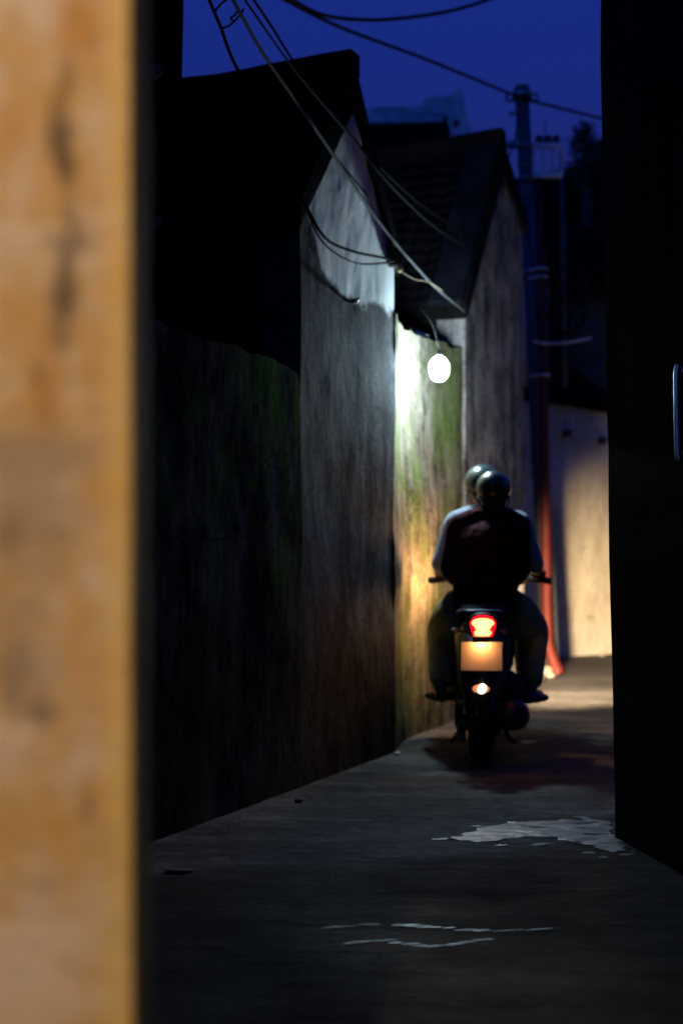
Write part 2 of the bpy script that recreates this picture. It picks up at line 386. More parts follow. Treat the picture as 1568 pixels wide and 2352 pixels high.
# plan: corner at local origin, face towards the viewer
def fgv(x, y, z): return (x + (z - 1.12) * -.006, y, z)
nz_ = 60; prof = [(-1.6, 0), (-.5, 0), (-.008, 0), (-.002, .002), (0, .008), (0, .142), (-.004, .15), (-.5, .15), (-1.6, .15)]
rows = []
for j in range(nz_ + 1):
    z = -.05 + 4.6 * j / nz_
    rows.append([bm.verts.new(fgv(x + noise.fractal(Vector((0, y * 4, z * 7)), 1, 2, 4) * (.0025 if x > -.1 else 0), y, z)) for x, y in prof])
for a_, b_ in zip(rows, rows[1:]):
    for k in range(len(prof)): bm.faces.new((a_[k], a_[(k + 1) % len(prof)], b_[(k + 1) % len(prof)], b_[k]))
bm.faces.new(rows[0][::-1]); bm.faces.new(rows[-1]); bmesh.ops.recalc_face_normals(bm, faces=bm.faces)
o = tag(obj('ochre_wall', bm, m, smooth=False), 'blurred ochre plaster wall with brown stains close to the viewer', 'wall')
o.location = (P(302, 1176, 1.4).x, 1.4, 0)

# ------------------------------------------------------------------ lane geometry (plan)
U = Vector((.392, .92, 0)).normalized(); N = Vector((U.y, -U.x, 0))        # along the left walls / out of them
A0, A1 = G(690, 1809), G(905, 1728)
B1 = Vector((.372, 8.42, 0)); B2 = Vector((.80, 9.5, 0))
C0 = B2 + N * .03; C1 = C0 + U * 1.42

M['darkwall'] = weathered('shade_dark_plaster', (.006, .006, .0065), (.02, .019, .018), (.01, .014, .006), .3)  # near-black tone stands in for the deep shade on unlit walls
M['wallmoss'] = weathered('mossy_dark_plaster', (.030, .030, .030), (.13, .13, .13), (.05, .13, .025), .6, bumpd=.012, low_shade=.3, spec=0)
W0 = A0 - U * 3.0
bm = bmesh.new(); rough_wall(bm, [W0, A0 - U * 1.0, A0 - U * .45, A0 - U * .12, A0 - U * .004], [2.05, 1.99, 1.99, 1.97, 1.94], -N * .22, nu=90, nv=40, amp=.010, ragged=.02, seed=3)
tag(obj('garden_wall', bm, M['wallmoss']), 'dark mossy boundary wall running up to the tall gabled house on the left', 'wall')

def pale_a(nt, c):
    x = xyz(nt, True)
    # upper smooth render: its lower border slants down to the far corner
    al = math_(nt, 'ADD', math_(nt, 'MULTIPLY', x['X'], U.x), math_(nt, 'MULTIPLY', x['Y'], U.y))
    al = math_(nt, 'SUBTRACT', al, A0.dot(U))
    bd = math_(nt, 'SUBTRACT', 2.84, math_(nt, 'MULTIPLY', ramp(nt, al, [(.0, 0.0), (.24, .75), (.52, 1.0), (1.0, .93)]), .45))
    d = math_(nt, 'SUBTRACT', math_(nt, 'ADD', x['Z'], math_(nt, 'MULTIPLY', math_(nt, 'SUBTRACT', nz(nt, 7, 7, .7), .5), .22)), bd)
    f = ramp(nt, d, [(.0, 0.0), (.035, 1.0)])
    p = ramp(nt, nz(nt, 6, 7, .6, stretch=(1, 1, .2)), [(.35, (.55, .60, .58)), (.62, (.82, .88, .86))])
    return mix(nt, f, c, p)
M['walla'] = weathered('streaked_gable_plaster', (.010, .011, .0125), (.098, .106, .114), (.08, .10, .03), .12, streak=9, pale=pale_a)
M['wallc'] = weathered('brown_grey_gable_plaster', (.06, .052, .05), (.33, .30, .29), (.08, .07, .04), .1, streak=8)
M['wallb'] = weathered('algae_green_plaster', (.035, .029, .018), (.28, .245, .185), (.14, .22, .04), .60, streak=11, low_shade=.35)

def gable_house(name, label, g0, g1, apx, z0, zr, z1, depth, mwall, ov, tv, tiles, over=.025):
    """g0-g1 gable wall foot; apx = fraction of the ridge along it"""
    root = tag(empty(name, (g0 + g1) / 2), label, 'house'); inv = -Vector(root.location)
    L = (g1 - g0); ap = g0 + L * apx
    def up(p, z): return Vector((p.x, p.y, z)) + inv
    # gable wall: subdivided sheet with thickness
    bm = bmesh.new(); nu, nv = 60, 90; g = []
    for i in range(nu + 1):
        t = i / nu; p = g0 + L * t
        top = z0 + (zr - z0) * t / apx if t < apx else zr + (z1 - zr) * (t - apx) / (1 - apx)
        row = []
        for j in range(nv + 1):
            q = up(p, -.05 + (top + .05) * j / nv)
            k = noise.fractal(Vector((q.x * 1.7 + tv * 10, q.y * 1.7, q.z * 1.3)), 1, 2, 5)
            row.append(bm.verts.new(q + N * k * .012))
        g.append(row)
    for i in range(nu):
        for j in range(nv): bm.faces.new((g[i][j], g[i + 1][j], g[i + 1][j + 1], g[i][j + 1]))
    back = [[bm.verts.new(g[i][j].co - N * .2) for j in (0, nv)] for i in range(nu + 1)]
    for i in range(nu):
        bm.faces.new((g[i][nv], g[i + 1][nv], back[i + 1][1], back[i][1]))
        bm.faces.new((back[i][0], back[i][1], back[i + 1][1], back[i + 1][0]))
    for i in (0, nu):
        for j in range(nv):
            b0 = back[i][0].co.lerp(back[i][1].co, j / nv); b1 = back[i][0].co.lerp(back[i][1].co, (j + 1) / nv)
            bm.faces.new((g[i][j], g[i][j + 1], bm.verts.new(b1), bm.verts.new(b0)))
    bmesh.ops.recalc_face_normals(bm, faces=bm.faces)
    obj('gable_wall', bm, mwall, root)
    # side walls
    bm = bmesh.new()
    for a, z, s in ((g0 + U * .03, z0, 1), (g1 - U * .03, z1, -1)):
        prism(bm, [up(a, -.05) - N * .21, up(a, -.05) - N * depth, up(a, z - .03) - N * depth, up(a, z - .03) - N * .21], U * .18 * s)
    obj('side_wall', bm, M['darkwall'], root)  # darker than the gable: shade put into the side wall colour
    # roof slopes
    o0, o1 = N * over, -N * (depth + .1) + Vector((0, 0, .10 if 'nearest' in label else 0))
    ev0, ev1 = g0 - U * ov, g1 + U * ov
    s0 = (zr - z0) / (L.length * apx); s1 = (zr - z1) / (L.length * (1 - apx))
    T = tv
    for e, ze in ((ev0, z0 - s0 * ov + .07), (ev1, z1 - s1 * ov + .07)):
        bm = bmesh.new()
        tiled(bm, up(ap, zr + T) + o0 - N * .1, up(ap, zr + T) + o1, up(e, ze + .02) + o1, up(e, ze + .02) + o0 - N * .1, nt=tiles, rows=14)
        obj('roof_slope', bm, M['tile'], root)
        # verge band of mortar along the rake
        bm = bmesh.new()
        a, b = up(ap, zr), up(e, ze - .07)
        ps = [a.lerp(b, k / 8) + Vector((0, 0, .01 * random.random())) for k in range(9)]
        for k in range(8):
            p, q = ps[k], ps[k + 1]; hp = T + .045 - (T - .07) * k / 8; hq = T + .045 - (T - .07) * (k + 1) / 8
            prism(bm, [p + Vector((0, 0, .0)) + o0, q + o0, q + Vector((0, 0, hq)) + o0, p + Vector((0, 0, hp)) + o0], -N * .2)
        bmesh.ops.recalc_face_normals(bm, faces=bm.faces)
        obj('verge', bm, M['tile'], root)
        if ze == z0 - s0 * ov + .07:
            bm = bmesh.new(); a, b = up(ap, zr + T), up(e, ze + .02); nn = (b - a).cross(N).normalized(); nn = nn if nn.z > 0 else -nn
            prism(bm, [a + nn * .0, b + nn * .0, b + nn * .06, a + nn * .06], -N * .24)
            bmesh.ops.recalc_face_normals(bm, faces=bm.faces); bev(obj('rake_band', bm, M['verge'] if 'farther' in label else M['tile'], root), .015)
    bm = bmesh.new()
    pts = [(up(ap, zr + T + .02) + o0).lerp(up(ap, zr + T + .02) + o1, k / 24) for k in range(25)]
    pts = [p + Vector((0, 0, .05 * max(0, 1 - k / 5) + .008 * noise.noise(p * 3))) for k, p in enumerate(pts)]
    for p, q in zip(pts, pts[1:]):
        rr = Vector((U.x, U.y, 0)) * .06
        prism(bm, [p - rr - Vector((0, 0, .07)), p + rr - Vector((0, 0, .07)), p + rr + Vector((0, 0, .05)), p - rr + Vector((0, 0, .05))], q - p)
    obj('ridge_cap', bm, M['mortar'], root)
    return root
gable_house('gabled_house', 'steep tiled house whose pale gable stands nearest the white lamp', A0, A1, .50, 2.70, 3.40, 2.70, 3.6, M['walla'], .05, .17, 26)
gable_house('gabled_house', 'farther tiled house with brown grey gable behind the lamp', C0, C1, .58, 2.72, 3.84, 3.55, 3.6, M['wallc'], .05, .20, 26)

# low green wall between the two gables
bm = bmesh.new(); rough_wall(bm, [A1 + U * .004, B1, B2 + U * .03], [2.43, 2.42, 2.46], Vector((-.22, .05, 0)), nu=70, nv=60, amp=.025, ragged=.035, seed=8)
tag(obj('garden_wall', bm, M['wallb']), 'low green and tan algae stained wall behind the lit lamp', 'wall')
for k in range(9):
    t = k / 8; p = A1.lerp(B1, min(1, t * 2.2)) if t < .45 else B1.lerp(B2, (t - .45) / .55)
    bm = bmesh.new(); a = random.uniform(0, 3)
    q = Matrix.Rotation(a, 3, 'Z'); s = random.uniform(.03, .055)
    tube(bm, spline([Vector((0, 0, 0)) + q @ Vector((x, 0, .02 * math.sin(x * 30))) for x in (-s, 0, s)], 4), s * .45, 7)
    o = tag(obj('tile_shard', bm, M['lime'] if k % 3 == 0 else M['tile'], smooth=True), 'broken roof tile lying on top of the green wall', 'tile shard', 'broken tiles along the top of the green wall')
    o.location = p + Vector((-.1 + random.uniform(-.02, .02), 0, 2.47 + random.uniform(0, .02)))

# ------------------------------------------------------------------ far roof with pale ornamental ridge
D3 = 14.5
root = tag(empty('ridge_house', (P(960, 300, D3).x, D3, 0)), 'distant house with white plastered ridge ending in a pierced block', 'house'); inv = -Vector(root.location)
a, b = P(780, 268, D3), P(1060, 262, D3)
bm = bmesh.new()
def strip(bm, poly, d0, th): prism(bm, [P(x, y, d0) + inv for x, y in poly], (0, th, 0))
strip(bm, [(780, 283), (780, 247), (838, 247), (900, 243), (972, 241), (976, 262), (1020, 268), (1018, 279), (985, 287), (900, 290)], D3, .28)
strip(bm, [(974, 262), (970, 240), (975, 226), (985, 220), (1030, 219), (1042, 214), (1052, 203), (1060, 205), (1063, 222), (1068, 250), (1020, 268)], D3 + .01, .26)
bmesh.ops.recalc_face_normals(bm, faces=bm.faces)
bev(obj('ridge', bm, M['lime'], root), .02)
bm = bmesh.new(); strip(bm, [(1026, 262), (1070, 250), (1088, 330), (1034, 330)], D3 - .04, .34)
e = bev(obj('end_block', bm, M['lime'], root), .015)
for x, y in ((1047, 283), (1056, 315)):
    bm = bmesh.new(); c0 = P(x, y, D3 - .055) + inv; cyl(bm, c0, c0 + Vector((0, .02, 0)), .035, 14)
    obj('vent_hole', bm, M['black'], e)
bm = bmesh.new(); tiled(bm, P(700, 287, D3) + inv, P(1028, 282, D3) + inv, P(1050, 420, D3 - 1.2) + inv, P(690, 420, D3 - 1.2) + inv, nt=30, rows=12)
obj('roof_slope', bm, M['tile'], root)
bm = bmesh.new(); box(bm, (P(860, 600, D3).x - root.location.x, .9, 1.9), (2.6, 1.2, 3.8)); obj('wall', bm, M['wallmoss'], root)

# ------------------------------------------------------------------ near dark building at upper left
root = tag(empty('corner_building', (-1.6, 5.0, 0)), 'unlit tall building rising at the upper left above the mossy wall', 'building'); inv = -Vector(root.location)
bm = bmesh.new()
top, bot = P(436, -150, 6.15), P(402, 700, 6.15); bot = bot.lerp(top, -bot.z / (top.z - bot.z)) if False else Vector((bot.x - .02, 6.15, 0))
top.z = 5.2; prof = []
for j in range(13):
    f = j / 12; c0 = bot.lerp(top, f) + Vector((.006 * noise.noise(Vector((0, 0, f * 9))), 0, 0)) + inv
    prof.append([bm.verts.new(q) for q in (c0, c0 - U * 3.2, c0 - U * 3.2 - N * 1.6, c0 - N * 1.6)])
for a_, b_ in zip(prof, prof[1:]):
    for k in range(4): bm.faces.new((a_[k], a_[(k + 1) % 4], b_[(k + 1) % 4], b_[k]))
bm.faces.new(prof[0]); bm.faces.new(prof[-1]); bmesh.ops.recalc_face_normals(bm, faces=bm.faces)
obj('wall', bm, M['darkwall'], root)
chp = plain('chipped_plaster', (.10, .11, .12), 1.0); chp.node_tree.nodes['Principled BSDF'].inputs['Specular IOR Level'].default_value = 0
for x, y, s in ((352, 165, .03), (357, 512, .022)):
    bm = bmesh.new()
    c0 = P(x, y, 5.3) + inv
    ell(bm, c0, (s * 1.5, s * .5, s * .9), Matrix.Rotation(R(-35), 3, 'Y')); ell(bm, c0 + Vector((-s, 0, -s * .8)), (s * .8, s * .5, s * 1.1))
    obj('plaster_lump', bm, chp, root, True)

# ------------------------------------------------------------------ right block
root = tag(empty('side_building', (1.3, 5.3, 0)), 'black unlit building filling the right side of the lane', 'building'); inv = -Vector(root.location)
def rc(px, z): return P(px, 1176, 5.56).x
bm = bmesh.new()
cor = [(G(1407, 1920).x, 5.56)]
plan = [(1.062, 5.56, -.045), (1.185, 4.85, -.02), (1.34, 3.9, 0), (1.42, 2.0, 0), (1.5, -1.5, 0), (4.5, -1.5, 0), (4.5, 6.6, 0)]
rows = []
for j in range(31):
    z = 6.6 * j / 30 - .02
    rows.append([bm.verts.new(Vector((x + l * z / 3.3 + .006 * noise.fractal(Vector((x, y, z * 3)), 1, 2, 4), y, z)) + inv) for x, y, l in plan])
for a_, b_ in zip(rows, rows[1:]):
    for k in range(len(plan)): bm.faces.new((a_[k], a_[(k + 1) % len(plan)], b_[(k + 1) % len(plan)], b_[k]))
bm.faces.new(rows[0]); bm.faces.new(rows[-1]); bmesh.ops.recalc_face_normals(bm, faces=bm.faces)
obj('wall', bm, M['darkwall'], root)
bm = bmesh.new()
hp = [P(1559, 840, 4.62), P(1556, 850, 4.62), P(1555, 870, 4.62), P(1556, 950, 4.62), P(1558, 1040, 4.62), P(1561, 1056, 4.62)]
hp = [p + Vector((-.002, 0, 0)) for p in hp]
tube(bm, [p + inv for p in spline(hp, 5)], .012, 16)
for p in (hp[1], hp[-2]): cyl(bm, p + inv, p + inv + Vector((.12, .02, 0)), .007, 8)
obj('pull_handle', bm, plain('bright_steel_handle', (.85, .88, .9), .38, metal=1, vary=.05), root, True)

# ------------------------------------------------------------------ far lane end: ochre wall, house, pole
m, nt, bs = new_mat('far_ochre_plaster')
x = xyz(nt)
c = ramp(nt, nz(nt, 2.5, 8, .65, stretch=(1, 1, .6)), [(.35, (.48, .40, .27)), (.6, (.66, .58, .42))])
c = mix(nt, ramp(nt, nz(nt, 5, 8, .7, stretch=(.6, 1, 2.2)), [(.58, 0.0), (.66, .7)]), c, (.30, .22, .07))
low = ramp(nt, math_(nt, 'ADD', x['Z'], math_(nt, 'MULTIPLY', nz(nt, 9, 5), .25)), [(.42, 1.0), (.5, 0.0)])
c = mix(nt, math_(nt, 'MULTIPLY', low, .5), c, (.66, .60, .48))
lnk(nt, c, bs.inputs['Base Color']); bs.inputs['Roughness'].default_value = .9
bump(nt, bs, nz(nt, 10, 8, .7), .02)
root = tag(empty('end_wall', (2.5, 15, 0)), 'ochre plaster wall lit by the headlight at the end of the lane', 'wall'); inv = -Vector(root.location)
E0, E1 = G(1225, 1511), G(1290, 1509); dirE = (G(1400, 1502) - G(1280, 1510)).normalized()
E0 = G(1280, 1510) - dirE * .5; E1 = G(1280, 1510) + dirE * 5
zt = 1.12 + (1262 - 925) / F * 14.8
bm = bmesh.new(); rough_wall(bm, [E0 + inv, E1 + inv], [zt, zt - .25], Vector((-dirE.y, dirE.x, 0)) * .2, nu=60, nv=30, amp=.02, ragged=.01, seed=5)
obj('wall_face', bm, m, root)
bm = bmesh.new(); fr = Vector((dirE.y, -dirE.x, 0))
prism(bm, [E0 + inv + Vector((0, 0, zt)) + fr * .1, E0 + inv + Vector((0, 0, zt)) - fr * .3, E0 + inv + Vector((0, 0, zt + .17)) - fr * .3, E0 + inv + Vector((0, 0, zt + .13)) + fr * .1], (E1 - E0) + Vector((0, 0, -.25)))
bmesh.ops.recalc_face_normals(bm, faces=bm.faces)
bev(obj('coping', bm, M['mortar'], root), .02)
for px, py in ((1302, 996), (1381, 1012)):
    bm = bmesh.new(); p = P(px, py, 14.72 + (px - 1280) * .0035) + inv
    box(bm, p, (.075, .12, .075)); box(bm, p + Vector((.02, -.07, .01)), (.03, .04, .05))
    bev(obj('bracket_socket', bm, M['black'], root), .006)

# dark house beyond
root = tag(empty('back_house', (3, 18, 0)), 'dark low roofed house beyond the utility pole on the right', 'house'); inv = -Vector(root.location)
bm = bmesh.new(); tiled(bm, P(1150, 432, 18.5) + inv, P(1560, 345, 18.5) + inv, P(1560, 640, 16.8) + inv, P(1150, 640, 16.8) + inv, nt=40, rows=14)
obj('roof_slope', bm, M['tile'], root)
bm = bmesh.new()
a, b = P(1150, 432, 18.5), P(1560, 345, 18.5)
tube(bm, [a.lerp(b, k / 12) + inv + Vector((0, 0, .02 + .01 * noise.noise(Vector((k, 0, 0))))) for k in range(13)], .07, 8)
obj('ridge_cap', bm, M['mortar'], root)
bm = bmesh.new(); prism(bm, [P(1262, 600, 17.2) + inv, P(1600, 600, 17.2) + inv, P(1600, 1500, 17.2) + inv, P(1262, 1500, 17.2) + inv], (0, .3, 0))
obj('wall', bm, plain('brown_house_wall', (.22, .10, .045), .9, vary=.5, scale=2, bumpd=.01), root)
bm = bmesh.new(); prism(bm, [P(1262, 690, 17.0) + inv, P(1306, 690, 17.0) + inv, P(1306, 840, 17.0) + inv, P(1400, 905, 17.0) + inv, P(1400, 1400, 17) + inv, P(1262, 1400, 17.0) + inv], (0, .12, 0))
obj('shed_wall', bm, M['darkwall'], root)
rl = tag(empty('balcony_rail', P(1335, 540, 16.0)), 'two pale horizontal metal rails in front of the dark roof', 'railing'); inv = -Vector(rl.location)
for y0, y1, r in ((521, 516, .012), (528, 522, .022), (549, 545, .028)):
    bm = bmesh.new(); cyl(bm, P(1288, y0, 16) + inv, P(1420, y1, 16) + inv, r, 10); obj('rail', bm, M['palecable'], rl, True)
for x in (1296, 1372, 1420):
    bm = bmesh.new(); cyl(bm, P(x, 512, 16.03) + inv, P(x, 640, 16.03) + inv, .018, 8); obj('post', bm, M['cable'], rl, True)
bm = bmesh.new(); box(bm, (0, 0, 0), (.16, .12, .10)); box(bm, (0, 0, -.13), (.17, .13, .09)); box(bm, (0, .0, -.06), (.13, .1, .03))
o = bev(obj('chimney_pot', bm, M['mortar']), .01); o.location = P(1367, 398, 16.5); o.scale = (1.15, 1, 1)
tag(o, 'small pale stacked block beside the dark tree at the roof edge', 'chimney')

# utility pole (leans to the left)
pb, pt = G(1265, 1541), P(1197, 198, 13.3)
root = tag(empty('utility_pole', pb), 'leaning slim concrete utility pole with blue dusk sheen at the lane end', 'utility pole'); inv = -pb
bm = bmesh.new(); tube(bm, [pb + inv + Vector((0, 0, -.1)), pt + inv], [.088, .066], 20); obj('shaft', bm, M['concrete'], root, True)
ax = (pt - pb).normalized()
def onp(y):
    t = (1541 - y) / (1541 - 198.0); p = pb.lerp(pt, t); return p + inv
for y, r, h in ((231, .085, .10), (345, .078, .04), (418, .08, .03), (640, .092, .05)):
    bm = bmesh.new(); c0 = onp(y); cyl(bm, c0, c0 + ax * h, r, 20); obj('collar', bm, M['steel'], root, True)
for sx in (-1, 1):
    bm = bmesh.new(); c0 = onp(224) + Vector((sx * .115, 0, 0)); ring(bm, c0, (0, 1, 0), .035, .014, 16, 8); obj('hook', bm, M['steel'], root, True)
for yy, dd, ss in ((335, -.12, (.14, .1, .05)), (262, -.09, (.08, .05, .02))):
    bm = bmesh.new(); box(bm, onp(yy) + Vector((dd, 0, 0)), ss); bev(obj('cross_bracket', bm, M['steel'], root), .005)

# insulator rack beside the pole
c0 = P(1257, 365, 13.1); root = tag(empty('insulator_rack', c0), 'pale metal frame holding dark insulators right of the pole', 'insulator rack')
wr = .25 * 1
bm = bmesh.new()
for z in (.12, -.15): box(bm, (0, 0, z), (.27, .06, .055))
for xx in (-.13, -.04, .045, .13): box(bm, (xx, .004, -.015), (.028, .05, .27))
bev(obj('frame', bm, M['white'], root), .006)
for xx in (-.08, 0, .08):
    bm = bmesh.new(); loft(bm, [((xx, 0, .15), .025, .025), ((xx, 0, .165), .045, .045), ((xx, 0, .18), .03, .03), ((xx, 0, .195), .042, .042), ((xx, 0, .22), .02, .02)], 12)
    obj('insulator', bm, M['black'], root, True)
bm = bmesh.new(); cyl(bm, (-.03, 0, .2), (-.02, 0, .36), .006, 6); obj('pin', bm, M['black'], root)
bm = bmesh.new(); cyl(bm, (-.13, .02, -.05), (-.28, .02, -.05), .012, 6); obj('arm', bm, M['steel'], root)
# thin pipe posts
bm = bmesh.new(); tube(bm, [P(1288, 345, 13.9), P(1291, 520, 13.9), P(1297, 890, 13.9)], .024, 10)
tag(obj('thin_post', bm, M['concrete'], smooth=True), 'thin upright grey pipe standing behind the ochre end wall', 'post')
bm = bmesh.new(); tube(bm, [P(1236, 410, 13.4), P(1240, 560, 13.4), P(1244, 700, 13.4)], .018, 8)
tag(obj('thin_post', bm, M['orange'], smooth=True), 'thin reddish rod dropping from the insulator rack', 'post')

# orange corrugated conduit
pts = spline([P(1240, 575, 12.75), P(1243, 700, 12.75), P(1247, 900, 12.78), P(1251, 1150, 12.8), P(1254, 1380, 12.8), P(1258, 1475, 12.78), G(1269, 1520) * .0 + P(1268, 1515, 12.75), P(1281, 1548, 12.72)], 30)
bm = bmesh.new(); tot = [0]
for p, q in zip(pts, pts[1:]): tot.append(tot[-1] + (q - p).length)
dens = []
L = tot[-1]; n = int(L / .0115); i = 0
for k in range(n + 1):
    s_ = k * L / n
    while i < len(tot) - 2 and tot[i + 1] < s_: i += 1
    dens.append(pts[i].lerp(pts[i + 1], (s_ - tot[i]) / (tot[i + 1] - tot[i])))
rad = [(.043 + (.008 if k % 4 < 2 else -.003)) * (1 + .35 * max(0, (k - n * .955) / (n * .045))) for k in range(n + 1)]
tube(bm, dens, rad, 16)
cond = tag(obj('corrugated_conduit', bm, M['orange'], smooth=True), 'orange corrugated pipe running down beside the pole to the paving', 'conduit')
for y in (618, 637, 862):
    bm = bmesh.new(); c0 = P(1241 + (y - 600) * .018, y, 12.75)
    ring(bm, c0, (0, 0, 1), .058, .011, 24, 8); box(bm, c0 + Vector((-.07, .03, 0)), (.09, .02, .022))
    obj('strap', bm, M['white'], cond, True)
# meter box, cable coil
bm = bmesh.new(); box(bm, (0, 0, 0), (.10, .09, .27)); box(bm, (.045, -.05, 0), (.02, .02, .25)); box(bm, (0, 0, -.15), (.07, .06, .04))
o = bev(obj('meter_box', bm, M['palecable']), .008); o.location = P(1335, 668, 14.2); tag(o, 'grey electric meter box hanging above the ochre end wall', 'meter box')
bm = bmesh.new()
for k in range(4): ring(bm, (random.uniform(-.01, .01), k * .014, random.uniform(-.015, .015)), (random.uniform(-.06, .06), 1, 0), .15 + .01 * k, .006, 36, 6)
o = obj('cable_coil', bm, M['cable'], smooth=True); o.location = P(1300, 725, 13.5); tag(o, 'round coil of black cable hanging under the meter box', 'cable coil')

# tree silhouettes
leafm = plain('leaf_green', (.05, .075, .03), .7, vary=.5, scale=3)
def tree(loc, hgt, spread, label, nleaf=900, layers=9):
    root = tag(empty('tree', loc), label, 'tree')
    bm = bmesh.new(); tube(bm, [(0, 0, -loc.z), (.02, 0, -.2), (0, 0, hgt * .6), (.02, 0, hgt)], [.09, .07, .035, .008], 10); obj('trunk', bm, plain('bark' + label[:4], (.06, .045, .03), .9), root, True)
    bm = bmesh.new(); bl = bmesh.new(); 
    for k in range(layers * 5):
        z = hgt * (k / (layers * 5)) ** .9; rr = spread * (1 - z / hgt) ** .75 + .05; a = random.uniform(0, 6.28)
        e = Vector((math.cos(a) * rr, math.sin(a) * rr, z + random.uniform(-.02, .10) * spread * 2)); s_ = Vector((0, 0, z - .04))
        tube(bm, [s_, s_.lerp(e, .5) + Vector((0, 0, .02)), e], [.012, .008, .003], 5)
        for q in range(nleaf // (layers * 5)):
            t = random.uniform(.35, 1.05); p = s_.lerp(e, t) + Vector([random.gauss(0, .045) for _ in range(3)])
            d = Vector([random.gauss(0, 1) for _ in range(3)]).normalized(); u_ = d.orthogonal().normalized(); l = random.uniform(.035, .07)
            bl.faces.new([bl.verts.new(p - d * l), bl.verts.new(p + u_ * l * .35), bl.verts.new(p + d * l), bl.verts.new(p - u_ * l * .35)])
    obj('branches', bm, M['tile'], root); obj('crown', bl, leafm, root)
tree(P(1343, 405, 17.6), .62, .26, 'small dark pointed tree against the blue dusk sky', 650)
tree(P(1385, 405, 17.9), .45, .22, 'bushy tree touching the edge of the black right building', 900)
bm = bmesh.new()
for q in range(160):
    p = Vector((random.gauss(0, .06), random.gauss(0, .05), abs(random.gauss(0, .06)))); d = Vector([random.gauss(0, 1) for _ in range(3)]).normalized(); u_ = d.orthogonal().normalized(); l = .035
    bm.faces.new([bm.verts.new(p - d * l), bm.verts.new(p + u_ * l * .35), bm.verts.new(p + d * l), bm.verts.new(p - u_ * l * .35)])
o = obj('shrub', bm, leafm); o.location = P(1307, 412, 17.3); tag(o, 'tiny tuft growing on the dark roof left of the pointed tree', 'shrub')

# rubble and plants at the conduit foot, small stones by the left walls
dstone = plain('dark_grit', (.05, .045, .04), .9)
stone = plain('rubble', (.36, .33, .26), .9, vary=.4, bumpd=.01)
def pebble(p, r, label, group=None, sc_=(1, 1, .55)):
    bm = bmesh.new(); bmesh.ops.create_icosphere(bm, subdivisions=2, radius=r)
    for v in bm.verts: v.co *= 1 + .5 * noise.noise(v.co * (2.2 / r) * .5 + Vector((r * 999, 0, 0)))
    for v in bm.verts: v.co = Vector((v.co.x * sc_[0], v.co.y * sc_[1], v.co.z * sc_[2]))
    o = tag(obj('stone', bm, stone, smooth=True), label, 'stone', group); o.location = Vector(p) + Vector((0, 0, r * sc_[2] * .7)); return o
pebble(G(911, 1734), .022, 'small pale stone at the corner of the pale gable wall')
pebble(G(1246, 1550), .07, 'largest lump of rubble against the foot of the orange pipe', sc_=(1.2, 1, .8))
pebble(G(1262, 1556), .045, 'smaller flat lump of rubble lying before the orange pipe')
pebble(G(1238, 1562), .04, 'low lump of rubble farthest left of the orange pipe')
pebble(G(1381, 1507), .035, 'little pale stone at the foot of the ochre end wall')
pebble(G(686, 1843), .02, 'little dark stone on the paving beside the mossy wall').data.materials[0] = dstone
pebble(G(412, 2003), .03, 'flat brownish stone on the paving near the blurred wall', sc_=(1.7, 1, .2)).data.materials[0] = dstone

# ------------------------------------------------------------------ cables
def cable(pts, r, m, label, n=8, name='cable', group=None):
    bm = bmesh.new(); tube(bm, spline([P(*q) for q in pts], n), r, 8)
    return tag(obj(name, bm, m, smooth=True), label, 'cable', group)
cable([(455, -70, 5.6), (485, 10, 5.8), (508, 65, 5.95), (536, 140, 6.1), (600, 260, 6.35), (665, 400, 6.55), (712, 490, 6.66), (735, 532, 6.72), (765, 560, 6.9), (820, 580, 7.15), (860, 588, 7.38), (894, 595, 7.62)], .0078, M['cable'], 'black cable sagging across the pale gable to its corner')
cable([(505, -60, 5.6), (560, 45, 5.85), (612, 135, 6.1), (690, 245, 6.45), (775, 370, 6.9), (848, 478, 7.32), (900, 548, 7.62), (950, 606, 7.95), (1000, 660, 8.35), (1068, 716, 9.1)], .0078, plain('pale_grey_cable', (.04, .046, .049), .85), 'thick pale cable brightly lit beyond the corner of the near gable')
cable([(520, -60, 5.7), (580, 25, 5.9), (650, 125, 6.2), (715, 208, 6.5), (792, 298, 6.95), (850, 372, 7.4), (915, 445, 8.0), (990, 515, 8.8), (1070, 565, 9.7), (1185, 602, 11.3)], .005, M['palecable'], 'upper pale cable passing over the dark valley between the roofs')
cable([(540, -60, 5.8), (610, 40, 6.1), (700, 180, 6.6), (800, 305, 7.1), (880, 392, 7.8), (960, 465, 8.7), (1040, 520, 9.6), (1110, 560, 10.1)], .006, M['cable'], 'thin dark cable just above the upper pale cable')
cable([(640, 150, 6.2), (690, 245, 6.4), (745, 330, 6.8), (790, 385, 7.0), (845, 450, 7.3)], .005, M['cable'], 'faint thin cable crossing in front of the dark tiled roof')
cable([(560, -45, 9), (640, -8, 9.4), (780, 62, 10.2), (980, 137, 11.6), (1168, 214, 13.15), (1196, 224, 13.2), (1228, 234, 13.3), (1300, 252, 13.8), (1385, 273, 14.3), (1470, 290, 14.8)], .014, M['cable'], 'long straight wire crossing the sky to the pole top')
cable([(620, -40, 9), (680, 5, 9.3), (740, 34, 9.6), (820, 45, 10), (910, 43, 10.4), (1030, 26, 11), (1130, -4, 11.5), (1190, -28, 11.8)], .014, M['cable'], 'sagging loop of wire high against the sky')
cable([(700, 470, 6.62), (730, 540, 6.74), (765, 578, 6.92), (815, 603, 7.2), (860, 606, 7.42), (905, 600, 7.68)], .005, M['palecable'], 'thin pale cable hanging just below the black sagging one')
cable([(915, 628, 7.78), (935, 660, 7.82), (965, 706, 7.85), (992, 745, 8.0), (1004, 790, 8.2), (1007, 804, 8.25)], .0025, M['cable'], 'dark flex leading from the gable corner down to the lamp')
